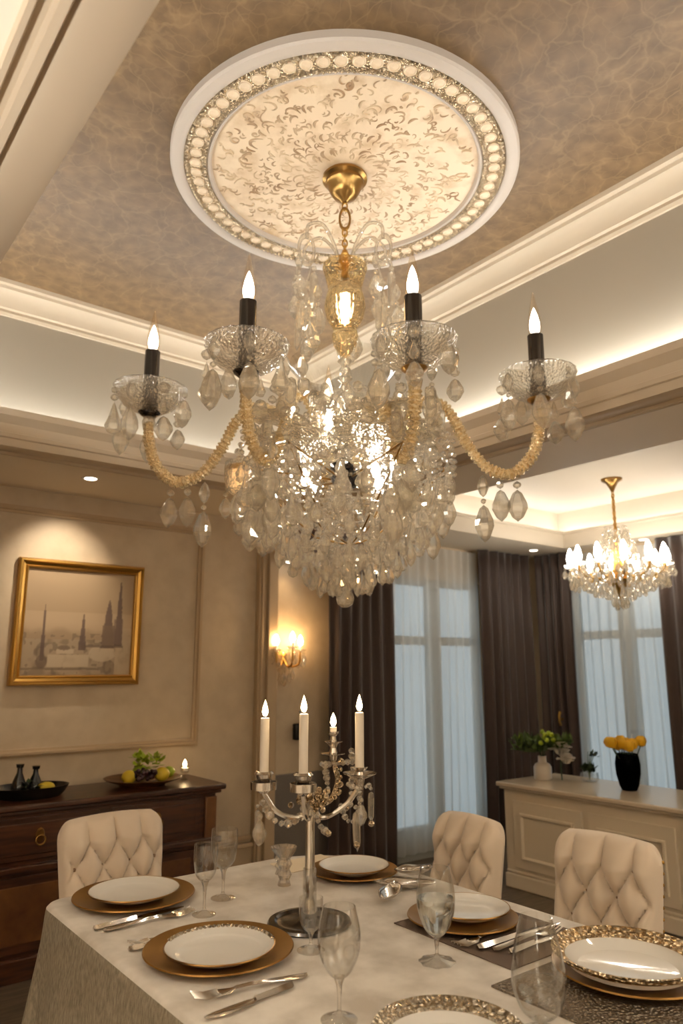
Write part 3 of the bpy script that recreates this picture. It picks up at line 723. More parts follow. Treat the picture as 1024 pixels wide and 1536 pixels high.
    o = stuff.build('inner_crystals', 'crystal', t, smooth=0); o['kind'] = 'stuff'
    b = MB(); bead(b, (0, 0, 1.86), .02, 8); b.drop(.09, .028, (0, 0, 1.84), 8, 1); bead(b, (0, 0, 1.74), .012, 8)
    b.build('centre_stem', 'crystal', t, smooth=0)
    MB().lathe([(0, 1.728), (.012, 1.720), (.028, 1.692), (.033, 1.675), (.028, 1.656), (.012, 1.644), (0, 1.642)], 16).build('bottom_ball', 'crystal', t, smooth=20)
    # small inverted lamp among the left drops
    lamp = MB().lathe([(0, 0), (.034, 0), (.036, -.01), (.034, -.02), (0, -.02)], 24).build('lamp_cap', 'gold', t, loc=(-.40, 0.0, 2.175))
    MB().lathe([(0, -.02), (.024, -.02), (.024, -.085), (0, -.09)], 16).build('lamp_glow', mat('warm_wax_tube', (255, 214, 150), .5, em=(1, .62, .3), es=.9), lamp)
    MB().lathe([(.052, .01), (.054, -.04), (.046, -.10), (.0, -.125), (.0, -.12), (.042, -.095), (.05, -.04), (.048, .01), (.052, .01)], 24).build('lamp_cup', 'cutglass', lamp)
    for k in range(4): hang('cup_drop', (0, 4, 0, 1)[k], (.045*cos(k*1.6), .045*sin(k*1.6), -.10), lamp, .95)
big_chandelier()

def small_chandelier():
    t = thing('small_chandelier', 'small lit crystal chandelier hanging in front of the right window', 'chandelier', (4.82, 2.92, 0), 0)
    MB().lathe([(0, 2.80), (.075, 2.80), (.075, 2.785), (.045, 2.77), (.022, 2.73), (.010, 2.70), (0, 2.70)], 28).build('canopy', 'brass', t)
    b = MB()
    for i in range(15): b.ring(.011, .004, n=12, m=6, T=Matrix.Translation((0, 0, 2.69-.021*i)) @ Matrix.Rotation((i % 2)*pi/2, 4, 'Z') @ Matrix.Rotation(pi/2, 4, 'X') @ Matrix.Scale(1.5, 4, (0, 1, 0)))
    b.build('chain', 'gold', t)
    MB().lathe([(0, 2.39), (.012, 2.38), (.02, 2.34), (.012, 2.30), (.05, 2.28), (.03, 2.2), (.05, 2.1), (.09, 2.05), (.03, 1.98), (0, 1.90)], 16).build('column', 'gold', t)
    arm0 = None; n = 12
    for i in range(n):
        a = 2*pi*i/n+.15
        if arm0 is None:
            arm = MB().tube(catmull([(.03, 0, 2.12), (.12, 0, 2.06), (.24, 0, 2.06), (.32, 0, 2.10), (.33, 0, 2.15)], 6), .009, 8).build('arm', 'gold', t)
            MB().lathe([(.008, 0), (.035, .008), (.045, .02), (.048, .02), (.036, .0), (.008, -.008), (.008, 0)], 16).build('bobeche', 'cutglass', arm, loc=(.33, 0, 2.145))
            MB().lathe([(0, 0), (.014, .006), (.024, .03), (.026, .05), (.018, .09), (.006, .12), (0, .125)], 12).build('bulb', 'bulb2', arm, loc=(.33, 0, 2.165))
            for k in range(4): hang('drop', 0, (.33+.04*cos(k*1.57), .04*sin(k*1.57), 2.15), arm, .8)
            arm0 = arm; arm.rotation_euler = (0, 0, a)
        else:
            c = arm0.copy(); COL.objects.link(c); c.rotation_euler = (0, 0, a)
            for ch in kids(arm0):
                d = ch.copy(); COL.objects.link(d); d.parent = c
    s_ = MB()
    for R_, z, n, k in [(.30, 2.10, 34, 1), (.24, 2.07, 26, 1), (.17, 2.03, 20, 1), (.10, 2.0, 12, 1), (.05, 1.95, 7, 1), (.09, 2.40, 16, 1), (.07, 2.44, 10, 1), (.12, 2.33, 22, 1), (.13, 2.27, 20, 1), (.33, 2.08, 36, 1), (.03, 1.93, 5, 1)]:
        for i in range(n):
            a = 2*pi*(i+rnd.random()*.4)/n; zz = z-rnd.uniform(0, .02)
            bead(s_, (R_*cos(a), R_*sin(a), zz), .011); s_.drop(.075, .018, (R_*cos(a), R_*sin(a), zz-.012), 6, i % 2)
    o = s_.build('crystals', 'crystal', t, smooth=0); o['kind'] = 'stuff'
small_chandelier()

def sconce():
    t = thing('wall_sconce', 'three-bulb gilded crystal wall sconce glowing on the wall beside the brown curtain', 'wall sconce', (2.90, V1, 1.5))
    MB().lathe([(0, .0), (.04, 0), (.045, .012), (.03, .02), (0, .025)], 24, T=Matrix.Rotation(pi/2, 4, 'X')).build('back_plate', 'gold', t)
    for i, (x, y, z) in enumerate([(-.10, -.09, .0), (0, -.14, .02), (.10, -.09, .0)]):
        a = MB().tube(catmull([(0, -.02, 0), (x*.4, y*.6, -.06), (x*.9, y, -.04), (x, y, z+.04)], 6), .007, 8).build('arm', 'gold', t)
        MB().lathe([(.008, 0), (.03, .006), (.04, .016), (.042, .014), (.03, 0), (.008, -.006), (.008, 0)], 18).build('bobeche', 'cutglass', a, loc=(x, y, z+.04))
        MB().lathe([(0, 0), (.012, .0), (.012, .035), (0, .037)], 14).build('candle_sleeve', 'candle', a, loc=(x, y, z+.045))
        MB().lathe([(0, 0), (.010, .004), (.019, .026), (.016, .045), (.006, .068), (0, .075)], 12).build('bulb', 'scon', a, loc=(x, y, z+.082))
        for k in range(4): hang('drop', (0, 1)[k % 2], (x+.034*cos(k*1.57), y+.034*sin(k*1.57), z+.04), a, .8)
    for k in range(5): hang('pendant', 2, (.03*(k-2), -.05-.01*(k % 2), -.02-.02*(2-abs(k-2))), t, .75)
sconce()

# ------------------------------------------------------------------ table and cloth
TU0, TU1, TV0, TV1, TZ = .755, 1.85, .18, 2.41, .755
def outline(off, seg=10):
    pts = []; rad = {0: .06, 1: .08, 2: .30, 3: .07}
    cs = [(TU0, TV0, pi, 0), (TU1, TV0, 1.5*pi, 1), (TU1, TV1, 0, 2), (TU0, TV1, .5*pi, 3)]
    for u, v, a0, k in cs:
        r = rad[k]; cu = u+(r if u == TU0 else -r); cv = v+(r if v == TV0 else -r)
        for i in range(seg+1):
            a = a0+pi/2*i/seg; pts.append((cu+(r+off)*cos(a), cv+(r+off)*sin(a), cos(a), sin(a)))
    out = []
    for i in range(len(pts)):      # subdivide straights
        p, q = pts[i], pts[(i+1) % len(pts)]; out.append(p)
        L = hypot(p[0]-q[0], p[1]-q[1])
        if L > .1:
            n = int(L/.04)
            for k in range(1, n): f = k/n; out.append(tuple(p[j]*(1-f)+q[j]*f for j in range(4)))
    return out
def tablecloth():
    b = MB(); base = outline(0); n = len(base); vs = []; fs = []
    ins = outline(-.02)
    cum = [0]
    for i in range(1, n): cum.append(cum[-1]+hypot(base[i][0]-base[i-1][0], base[i][1]-base[i-1][1]))
    levels = [(-.012, TZ), (-.004, TZ-.002), (.003, TZ-.009), (.006, TZ-.03)]+[(.006, TZ-.03-.06*k) for k in range(1, 11)]
    for L, (off, z) in enumerate(levels):
        dep = max(0, TZ-.05-z)
        for i, (x, y, nx, ny) in enumerate(base):
            w = off+dep*(.05+.045*sin(cum[i]*17)+.02*sin(cum[i]*41+1))
            if abs(nx) > .25 and abs(ny) > .25: w += dep*.16*min(abs(nx), abs(ny))*1.4
            vs.append((x+nx*w, y+ny*w, z))
    for L in range(len(levels)-1):
        for i in range(n): j = (i+1) % n; fs.append((L*n+i, (L+1)*n+i, (L+1)*n+j, L*n+j))
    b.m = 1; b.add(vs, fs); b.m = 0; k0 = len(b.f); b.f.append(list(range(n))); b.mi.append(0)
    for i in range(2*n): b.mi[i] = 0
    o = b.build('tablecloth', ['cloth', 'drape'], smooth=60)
    tag(o, 'beige linen tablecloth draped over the dining table', 'tablecloth')
tablecloth()
t = thing('dining_table', 'rectangular dining table hidden beneath the beige linen tablecloth', 'table', (1.30, 1.30, 0))
MB().box(-.53, .53, -1.09, 1.06, .70, .738).build('tabletop', 'darkwood', t)
for sx in (-.42, .42):
    for sy in (-.95, .8): MB().box(sx-.035, sx+.035, sy-.035, sy+.035, 0, .70).build('leg', 'darkwood', t, bevel=.005)

# ------------------------------------------------------------------ tufted chairs
def make_chair(label, W=.45, TOP=.85, flare=.13, nails=False, rows=(.755, .668, .581, .494), pitch=.056, group='tufted beige dining chairs'):
    t = thing('dining_chair', label, 'chair', (0, 0, 0), 0, group)
    nx, nz = 72, 64; z0 = .40; th = .075; vs = []; fs = []
    def hw(q): return W/2*(1-flare*(1-q))*(1-.10*max(0, (q-.86)/.14)**2.6)
    def zt(s_): return TOP-.012*s_*s_-.028*max(0, (abs(s_)-.84)/.16)**2.4
    rz = rows; dz = rows[0]-rows[1]
    for side in (0, 1):
        for j in range(nz+1):
            q = j/nz
            for i in range(nx+1):
                s_ = 2*i/nx-1; x = s_*hw(q); z = z0+q*(zt(s_)-z0)
                edge = sqrt(max(0, 1-abs(s_)**7))*sqrt(max(0, 1-max(0, (q-.55)/.45)**7)); d = 0
                if side == 0:
                    if z > rz[0]: k = abs(sin(pi*(x/pitch/2)))**.5; f = k*min(1, .55+.45*(1-min(1, abs(z-rz[0])/.06)))+0*z
                    else:
                        a = (x/pitch+(rz[0]-z)/dz/1.0)/2*pi*1.0; c = (x/pitch-(rz[0]-z)/dz/1.0)/2*pi
                        # creases join buttons placed on the staggered lattice
                        f = (abs(sin(a*1))*abs(sin(c*1)))**.36
                        # shift so that the button row matches x = k*pitch*... at even rows
                    fade = max(0., min(1., (1-abs(s_))*6))
                    f = f*fade+.8*(1-fade)
                    d = .055*f
                    y = -(th*.5*edge+d*edge)
                else: y = th*.5*edge
                lean = (z-.45)*.14
                vs.append((x, y+lean, z))
    n1 = nx+1; tot = n1*(nz+1)
    for j in range(nz):
        for i in range(nx):
            q = j*n1+i; fs.append((q, q+1, q+n1+1, q+n1)); fs.append((tot+q, tot+q+n1, tot+q+n1+1, tot+q+1))
    for j in range(nz):
        q = j*n1; fs.append((q, q+n1, tot+q+n1, tot+q)); q += nx; fs.append((q, tot+q, tot+q+n1, q+n1))
    for i in range(nx):
        q = i; fs.append((q, tot+q, tot+q+1, q+1)); q = nz*n1+i; fs.append((q, q+1, tot+q+1, tot+q))
    back = MB().add(vs, fs).build('backrest', 'uphol', t, smooth=75)
    bt = None
    for r, z in enumerate(rz+(rz[-1]-dz,)):
        for k in range(-4, 5):
            x = (k*2+(r % 2))*pitch if False else (k*1.0)*pitch
            if (k+r) % 2: continue
            if abs(x) > W/2*.78: continue
            if z < .46: continue
            if bt is None: bt = MB().ell((0, 0, 0), (.008, .005, .008), 10, 6).build('button', 'button', back); o = bt
            else: o = bt.copy(); COL.objects.link(o)
            o.location = (x, -(th*.5+.004)+(z-.45)*.14, z)
    MB().box(-W/2+.01, W/2-.01, -.44, .03, .36, .47).build('seat', 'uphol', t, bevel=.03)
    MB().box(-W/2+.02, W/2-.02, -.43, .03, .32, .37).build('seat_frame', 'legwood', t, bevel=.004)
    for sx in (-1, 1):
        for sy, sp in ((-.40, 0), (.01, .06)):
            x = sx*(W/2-.045); b = MB()
            b.lathe([(.014, 0), (.022, .33)], 4, (0, 0, 0), a0=pi/4, cap=True); o = b.build('leg', 'legwood', t, loc=(x, sy, 0))
    if nails:
        b = MB()
        for k in range(9): z = .50+.035*k; b.ell((W/2*(1-flare*(1-(z-.4)/.45))-.004, .01+(z-.45)*.14, z), .006, 8, 5)
        b.build('nail_trim', 'gold', t)
    return t
c1 = make_chair('beige button-tufted dining chair at the far end of the table in front of the sideboard', .45, .85, .12)
c1.location = (1.235, 3.06, 0); c1.rotation_euler = (0, 0, radians(4))
c2 = make_chair('beige tufted dining chair nearest the windows on the right side of the table', .355, .84, .08, group='tufted beige dining chairs', pitch=.050, rows=(.745, .660, .575, .490))
c2.location = (2.36, 2.215, 0); c2.rotation_euler = (0, 0, radians(-90-2))
c3 = make_chair('beige tufted dining chair with brass side studs in front of the cream cabinet', .405, .845, .05, True, pitch=.058, rows=(.745, .655, .565, .475))
c3.location = (2.46, 1.645, 0); c3.rotation_euler = (0, 0, radians(-90+3))

# ------------------------------------------------------------------ sideboard
def panel(b, x0, x1, y, z0, z1, d=-1):
    b.box(x0, x1, min(y, y+d*.012), max(y, y+d*.012), z0, z1)
def sideboard():
    t = thing('sideboard', 'dark brown wooden sideboard against the left wall below the painting', 'sideboard', (1.23, 4.13, 0))
    x0, x1 = -1.0, .93; F_ = -.20
    MB().box(x0, x1, F_, .235, .08, .735).build('body', 'darkwood', t, bevel=.004)
    b = MB().box(x0-.03, x1+.045, F_-.045, .235, .755, .785).box(x0-.015, x1+.025, F_-.028, .235, .735, .757)
    b.build('top', 'darkwood', t, bevel=.008)
    MB().box(x0-.01, x1+.03, F_-.035, .235, .475, .505).build('rail', 'darkwood', t, bevel=.006)
    MB().box(x0-.01, x1+.02, F_-.03, .235, .0, .10).build('plinth', 'darkwood', t, bevel=.006)
    w = (x1-x0)/3
    for i in range(3):
        a = x0+.03+w*i; e = x0+w*(i+1)-.03
        if i == 2: e -= .07
        d = MB(); d.box(a, e, F_-.014, F_, .525, .72); d.box(a+.03, e-.03, F_-.022, F_, .55, .695)
        o = d.build('drawer', 'darkwood', t, bevel=.004)
        cx = (a+e)/2
        h = MB().lathe([(0, 0), (.022, 0), (.018, .006), (0, .008)], 16, (0, 0, 0), T=Matrix.Translation((cx, F_-.022, .635)) @ Matrix.Rotation(pi/2, 4, 'X') @ Matrix.Scale(1.6, 4, (0, 1, 0)))
        h.ring(.022, .004, T=Matrix.Translation((cx, F_-.036, .615)) @ Matrix.Rotation(pi/2, 4, 'X')); h.build('handle', 'brass', o)
        d = MB(); d.box(a, e, F_-.012, F_, .12, .455)
        o = d.build('door', 'darkwood', t, bevel=.004)
        m = MB(); m.box(a+.05, e-.05, F_-.018, F_-.012, .16, .415); m.build('door_panel', 'wood2', o, bevel=.006)
    MB().box(x1-.07, x1, F_-.02, F_, .10, .72).build('corner_post', 'wood2', t, bevel=.006)
sideboard()
ZB = .785
t = thing('fruit_platter', 'round wooden platter of fruit on the dark sideboard', 'platter', (1.80, 4.12, ZB))
MB().lathe([(0, .0), (.12, 0), (.13, .012), (.20, .032), (.215, .042), (.20, .042), (.12, .024), (0, .020)], 40).build('dish', 'wood2', t)
def scatter_leaves(b, c, R_, n, L, seed, up=.5):
    r2 = random.Random(seed)
    for i in range(n):
        a = r2.uniform(0, 2*pi); e = r2.uniform(0, pi/2*up+.3); d = Vector((cos(a)*cos(e), sin(a)*cos(e), sin(e)))
        p = Vector(c)+Vector((r2.uniform(-R_, R_), r2.uniform(-R_, R_), r2.uniform(-R_*.3, R_*.6)))
        sd = d.cross(Vector((0, 0, 1))).normalized()*L*.28; l = L*r2.uniform(.6, 1.1); nrm = d.cross(sd).normalized()
        q = [p, p+d*l*.4+sd+nrm*.002, p+d*l, p+d*l*.4-sd, p+d*l*.45+nrm*L*.08]
        b.add(q, [(0, 1, 4), (1, 2, 4), (2, 3, 4), (3, 0, 4)])
G = 'fruit on the wooden platter'
for (x, y, z, m, r, lab, nm) in [(1.70, 4.08, .848, 'lemon', .036, 'yellow lemon at the left end of the wooden platter', 'lemon'), (1.88, 4.05, .852, 'lemon', .038, 'yellow-green lemon at the front of the wooden platter', 'lemon'), (1.96, 4.13, .85, 'lime', .03, 'lime at the right end of the wooden platter', 'lime'), (1.80, 4.16, .856, 'lime', .042, 'large lime at the back of the wooden platter', 'lime')]:
    tag(MB().ell((0, 0, 0), (r*1.15, r, r), 18, 12).ell((r*1.15, 0, 0), r*.2, 8, 6).build(nm, m, loc=(x, y, z-.007)), lab, nm, G)
g = MB(); r2 = random.Random(8)
for i in range(34): g.ell((r2.uniform(-.06, .05), r2.uniform(-.04, .04), .014+.045*r2.random()), .014, 8, 6)
tag(g.build('grape_bunch', 'grape', loc=(1.78, 4.05, ZB+.03)), 'bunch of dark grapes in the middle of the wooden platter', 'grapes', G)
lb = MB(); scatter_leaves(lb, (0, 0, .04), .07, 60, .06, 4); tag(lb.build('leaf_bunch', 'lime', loc=(1.82, 4.12, ZB+.07)), 'bright green leafy garnish on top of the fruit platter', 'leaves', G)
t = thing('serving_tray', 'dark oval tray with two black bottles on the sideboard, below the painting', 'tray', (1.19, 4.11, ZB))
MB().lathe([(0, 0), (.15, 0), (.17, .02), (.19, .055), (.183, .055), (.16, .018), (0, .010)], 36, T=Matrix.Scale(.75, 4, (0, 1, 0))).build('dish', 'black', t)
for i, (x, h) in enumerate([(1.135, .15), (1.215, .135)]):
    t = thing('bottle', ['taller black bottle on the dark tray, left of its pair', 'shorter black bottle on the dark tray, right of its pair'][i], 'bottle', (x, 4.13, ZB+.0115), 0, 'black bottles on the tray')
    MB().lathe([(0, 0), (.036, 0), (.038, .01), (.030, h*.45), (.014, h*.72), (.012, h*.88), (0, h*.88)], 24).build('body', 'black', t)
    MB().lathe([(0, h*.88), (.017, h*.89), (.020, h), (0, h)], 20).build('stopper', 'black', t)
tag(MB().ell((0, 0, 0), (.045, .032, .028), 18, 12).build('lemon', 'lemon', loc=(1.262, 4.095, ZB+.041)), 'yellow lemon on the dark tray beside the black bottles', 'lemon')
lb = MB(); scatter_leaves(lb, (0, 0, 0), .05, 26, .05, 9, .2); tag(lb.build('herb_bunch', 'leafd', loc=(1.175, 4.07, ZB+.05)), 'dark green herbs on the tray in front of the black bottles', 'herbs')
t = thing('tealight_holder', 'glass holder with a lit tealight on the right end of the sideboard', 'candle holder', (2.08, 4.17, ZB))
MB().lathe([(0, 0), (.022, 0), (.008, .01), (.006, .03), (.026, .045), (.028, .075), (.025, .075), (.022, .047), (0, .040)], 20).build('glass_cup', 'clear', t)
MB().lathe([(0, .0), (.020, 0), (.020, .018), (0, .018)], 18, (0, 0, .048)).build('candle', 'candle', t)
MB().lathe([(0, 0), (.008, .006), (.011, .018), (.006, .032), (0, .044)], 10, (0, 0, .070)).build('flame', 'flame', t)

# ------------------------------------------------------------------ cream cabinet
def cabinet():
    t = thing('cream_cabinet', 'long cream panelled cabinet standing in front of the right window', 'cabinet', (4.15, 2.4, 0))
    y0, y1 = -1.6, 1.12
    MB().box(.02, .60, y0, y1, .07, .62).build('body', 'creamwood', t, bevel=.004)
    MB().box(-.025, .64, y0-.03, y1+.035, .635, .665).box(-.01, .62, y0-.015, y1+.02, .618, .637).build('top', 'creamtop', t, bevel=.008)
    MB().box(-.005, .60, y0, y1, 0, .09).box(.01, .6, y0, y1, .09, .11).build('plinth', 'creamwood', t, bevel=.008)
    for i, (a, e) in enumerate([(.50, 1.04), (-.10, .46), (-.72, -.14), (-1.5, -.76)]):
        o = MB().box(.004, .02, a, e, .13, .555).build('door', 'creamwood', t, bevel=.004)
        vs = []; fs = []; pr = [(0, 0), (.004, -.012), (.014, -.014), (.022, -.006), (.026, 0)]
        for cy, cz in ((0, 0), (1, 0), (1, 1), (0, 1)):
            for w, d in pr: vs.append((.004+d, (e-.06-w) if cy else (a+.06+w), (.555-.075-w) if cz else (.13+.055+w)))
        n = len(pr)
        for k in range(4):
            for q in range(n-1): fs.append((k*n+q, (k+1) % 4*n+q, (k+1) % 4*n+q+1, k*n+q+1))
        MB().add(vs, fs).build('door_moulding', 'creamwood', o, smooth=20)
cabinet()
ZC = .665
t = thing('bottle_vase', 'pale ceramic bottle vase of leafy green stems on the left end of the cream cabinet', 'vase', (4.45, 3.40, ZC))
MB().lathe([(0, 0), (.055, 0), (.062, .01), (.062, .085), (.05, .105), (.03, .115), (.028, .15), (.032, .158), (.024, .158), (.022, .12), (0, .10)], 8).build('vase', 'ceramic', t, smooth=40)
b = MB(); r2 = random.Random(21)
for i in range(9):
    a = r2.uniform(0, 6.28); b.tube([(0, 0, .12), (.03*cos(a), .03*sin(a), .2), (.10*cos(a), .09*sin(a), .27)], .003, 5)
b.build('stems', 'leafd', t)
b = MB(); scatter_leaves(b, (-.05, .06, .21), .10, 260, .065, 22, .8); scatter_leaves(b, (.08, -.08, .23), .07, 120, .06, 23, .8); b.build('leaves', 'leaf', t, smooth=0)
b = MB()
for i in range(10): b.ell((r2.uniform(-.12, .1), r2.uniform(-.1, .12), .25+.07*r2.random()), .017, 8, 6)
b.build('blossoms', 'lime', t)
def bloom(b, c, R_, n, seed, L=.5):
    r2 = random.Random(seed)
    for i in range(n):
        a = 2*pi*i/n*2.4; e = .15+1.2*i/n; d = Vector((cos(a)*cos(e), sin(a)*cos(e), sin(e))); sd = d.cross(Vector((0, 0, 1))).normalized()
        up = sd.cross(d); l = R_*r2.uniform(.8, 1.1); vs = []; fs = []
        for j in range(4):
            f = j/3; w = R_*.55*sin(pi*(.15+.75*f)); p = Vector(c)+d*l*f+up*(.18*R_*sin(pi*f))
            vs += [p-sd*w+up*w*.3, p, p+sd*w+up*w*.3]
        for j in range(3): q = j*3; fs += [(q, q+1, q+4, q+3), (q+1, q+2, q+5, q+4)]
        b.add(vs, fs)
t = thing('white_flower', 'large white flower head drooping beside the pale bottle vase', 'flower', (4.53, 3.30, ZC))
b = MB(); bloom(b, (0, 0, .17), .10, 22, 31); bloom(b, (.02, -.03, .11), .08, 16, 32); b.build('petals', 'white', t, smooth=60)
MB().tube([(0, 0, 0), (.02, .02, .08), (0, 0, .17)], .005, 6).build('stem', 'leafd', t)
t = thing('glass_posy_vase', 'low glass bowl vase of dark leafy sprigs in the middle of the cream cabinet', 'vase', (4.62, 3.14, ZC))
MB().lathe([(0, 0), (.05, 0), (.062, .02), (.06, .06), (.056, .06), (.057, .022), (.045, .006), (0, .006)], 28).build('bowl', 'clear', t)
b = MB(); scatter_leaves(b, (0, 0, .07), .035, 90, .045, 41, .9); b.build('leaves', 'leafd', t, smooth=0)
b = MB()
for i in range(4): b.tube([(0, 0, .01), (.01*i, .01, .1), (.03*i-.03, -.02, .20)], .0025, 5)
b.build('stems', 'leaf', t)
b = MB(); scatter_leaves(b, (.03, -.02, .17), .03, 22, .035, 42, .9); b.build('sprig_leaves', 'leafd', t, smooth=0)
t = thing('tulip_vase', 'tall smoked glass vase of yellow tulips on the right of the cream cabinet', 'vase', (4.50, 2.77, ZC))
MB().lathe([(0, 0), (.045, 0), (.06, .03), (.075, .10), (.078, .16), (.068, .22), (.064, .225), (.072, .16), (.069, .10), (.055, .035), (0, .012)], 32).build('vase', 'darkglass', t)
b = MB(); r2 = random.Random(51); hd = []
for i in range(11):
    a = 2*pi*i/11*1.7; R_ = .02+.085*((i*7) % 11)/11; p = (R_*1.2*cos(a), R_*sin(a)*1.3, .262+.03*r2.random()); hd.append(p); b.tube([(0.2*p[0], .2*p[1], .02), (.5*p[0], .5*p[1], .18), p], .004, 5)
b.build('stems', 'leafd', t)
for p in hd: b = MB(); b.lathe([(0, -.028), (.024, -.018), (.036, .006), (.032, .028), (.018, .042), (.008, .028), (0, .01)], 9, (0, 0, 0), fl=lambda a: 1+.14*cos(3*a)); b.build('tulip_head', 'yellow', t, loc=p)

# ------------------------------------------------------------------ plates
def charger(label, u, v, dia, z=TZ+.001, m='charger'):
    r = dia/2
    o = MB().lathe([(0, .0), (r*.62, 0), (r*.72, .004), (r*.96, .014), (r, .017), (r*.99, .020), (r*.95, .0185), (r*.72, .010), (r*.60, .006), (0, .006)], 72).build('charger_plate', m, loc=(u, v, z))
    return tag(o, label, 'charger plate', 'gold charger plates')
def plate(label, u, v, dia, z, rim=None, deep=.024, ang=360):
    t = thing('dinner_plate', label, 'plate', (u, v, z), 0, 'white dinner plates'); r = dia/2
    if rim:
        MB().lathe([(0, 0), (r*.5, 0), (r*.60, .006), (r*.84, deep), (r*.85, deep+.004), (r*.80, deep*.55), (r*.55, .008), (0, .007)], 72).build('dish', 'porcelain', t)
        MB().lathe([(r*.84, deep-.004), (r*.93, deep+.002), (r, deep+.012), (r*1.005, deep+.017), (r*.99, deep+.018), (r*.93, deep+.010), (r*.84, deep+.006), (r*.82, deep), (r*.84, deep-.004)], 96).build('rim', rim, t)
    else:
        MB().lathe([(0, 0), (r*.5, 0), (r*.62, .006), (r*.97, deep), (r, deep+.004), (r*.97, deep+.005), (r*.80, deep*.6), (r*.55, .009), (0, .008)], 72).build('dish', 'porcelain', t)
        MB().ring(r*.985, .0022, (0, 0, deep+.0035), 72, 6).build('rim_line', 'brass', t)
    return t
zp = TZ+.008
charger('wide gold charger under a white plate at the far left corner of the table', .975, 2.25, .355)
plate('white plate on the gold charger at the far left corner of the table', .968, 2.235, .265, zp)
charger('largest gold charger on the near left side of the table', .966, 1.716, .36)
p2 = plate('white plate with sparkling bead edge on the near left gold charger', .948, 1.68, .262, zp)
b = MB()
for i in range(30):
    a = radians(-20+150*i/29); b.ell((.127*cos(a), .127*sin(a), .029), (.006, .006, .004), 8, 5)
b.build('bead_edge', 'silverrim', p2)
charger('gold charger at the far right end of the table behind the candelabra', 1.66, 2.06, .30)
plate('white plate on the gold charger behind the candelabra', 1.65, 2.045, .235, zp+.002)
charger('gold charger on the right side of the table behind the water goblet', 1.598, 1.512, .30)
plate('white plate behind the water goblet on the right side of the table', 1.625, 1.52, .235, zp)
charger('bronze charger under the ornate bowl plate at the near right corner', 1.632, 1.035, .345, TZ+.004)
plate('white plate with wide hammered gold and silver rim at the near right corner', 1.612, 1.03, .325, TZ+.012, 'glaze', .030)
charger('gold charger beneath the rim-decorated plate at the bottom edge of the photo', 1.06, 1.045, .31)
plate('white plate with silver beaded rim at the bottom edge of the photo', 1.055, 1.04, .275, zp, 'silverrim', .022)
# placemats
tag(MB().box(-.165, .165, -.20, .20, 0, .0025).build('placemat', 'mat_', loc=(1.61, 1.42, TZ+.0003)), 'taupe fabric placemat under the plate behind the water goblet', 'placemat', 'placemats')
tag(MB().box(-.26, .20, -.22, .17, 0, .004).build('placemat', 'beadmat', loc=(1.60, 1.02, TZ+.0003)), 'shiny silver beaded placemat under the ornate plate at the near right corner', 'placemat', 'placemats')
tag(MB().box(-.11, .11, -.07, .07, 0, .002).build('menu_card', 'paper', loc=(1.62, 2.27, TZ+.001)), 'cream menu card lying flat at the far end of the table behind the plate', 'menu card')

# ------------------------------------------------------------------ cutlery
def strip(b, pts, ws, th=.0022, z=.0):
    """flat bar along x with given half widths, slightly arched"""
    vs = []; fs = []; n = len(pts)
    for (x, y, zz), w in zip(pts, ws): vs += [(x, y-w, zz+z), (x, y, zz+z+th*.9), (x, y+w, zz+z), (x, y, zz+z-th*.5)]
    for i in range(n-1):
        for k in range(4): fs.append((i*4+k, (i+1)*4+k, (i+1)*4+(k+1) % 4, i*4+(k+1) % 4))
    fs += [(0, 1, 2, 3), tuple((n-1)*4+k for k in (3, 2, 1, 0))]
    return b.add(vs, fs)
def make_fork(L=.235):
    t = thing('fork', 'fork', 'fork')
    b = MB(); strip(b, [(0, 0, .004), (.01, 0, .004), (.05, 0, .005), (.12, 0, .007), (.15, 0, .006)], [.004, .0095, .0085, .0045, .0038], .004); b.build('handle', 'silver', t, smooth=50)
    b = MB(); strip(b, [(.15, 0, .006), (.165, 0, .004), (.185, 0, .004)], [.0038, .011, .0135], .003)
    for k in range(4): y = -.0105+.007*k; strip(b, [(.183, y, .004), (.21, y*1.05, .003), (.235, y*1.1, .008)], [.0026, .0022, .0010], .003)
    b.build('tines', 'silver', t, smooth=50); return t
def make_knife():
    t = thing('knife', 'knife', 'knife')
    b = MB(); strip(b, [(0, 0, .004), (.01, 0, .004), (.06, 0, .004), (.11, 0, .004)], [.004, .009, .0075, .0055], .006); b.build('handle', 'silver', t, smooth=50)
    b = MB(); strip(b, [(.11, 0, .004), (.125, .001, .004), (.17, .001, .004), (.215, -.001, .004), (.24, -.004, .004)], [.005, .009, .0105, .009, .002], .002); b.build('blade', 'silver', t, smooth=50); return t
fk = make_fork(); kn = make_knife(); first = {id(fk): 1, id(kn): 1}
def lay(proto, tail, head, label, z=TZ+.001, group=None):
    a = atan2(head[1]-tail[1], head[0]-tail[0])
    o = proto if first.pop(id(proto), 0) else dup(proto, (0, 0, 0))
    o.location = (tail[0], tail[1], z); o.rotation_euler = (0, 0, a); o['label'] = label
    o['group'] = group or 'silver cutlery'; L = hypot(head[0]-tail[0], head[1]-tail[1]); s_ = L/.238; o.scale = (s_, 1.35, 1.4); return o
lay(fk, (1.055, 1.475), (.795, 1.525), 'silver fork with tines to the left, in front of the near left charger')
lay(kn, (1.00, 1.452), (.78, 1.425), 'silver knife beside the fork at the near left edge of the table')
lay(fk, (1.06, 1.90), (.81, 1.885), 'silver fork between the two left-hand chargers, partly behind the plate')
lay(kn, (.80, 1.862), (1.03, 1.868), 'silver knife between the two left-hand chargers, nearer the viewer')
lay(kn, (.785, 2.06), (1.05, 2.085), 'silver knife in front of the far left charger')
lay(fk, (.80, 2.03), (1.06, 2.035), 'silver fork in front of the far left charger, beside its knife')
zm = TZ+.0035
lay(kn, (1.47, 1.345), (1.775, 1.335), 'silver knife with broad blade on the taupe placemat', zm)
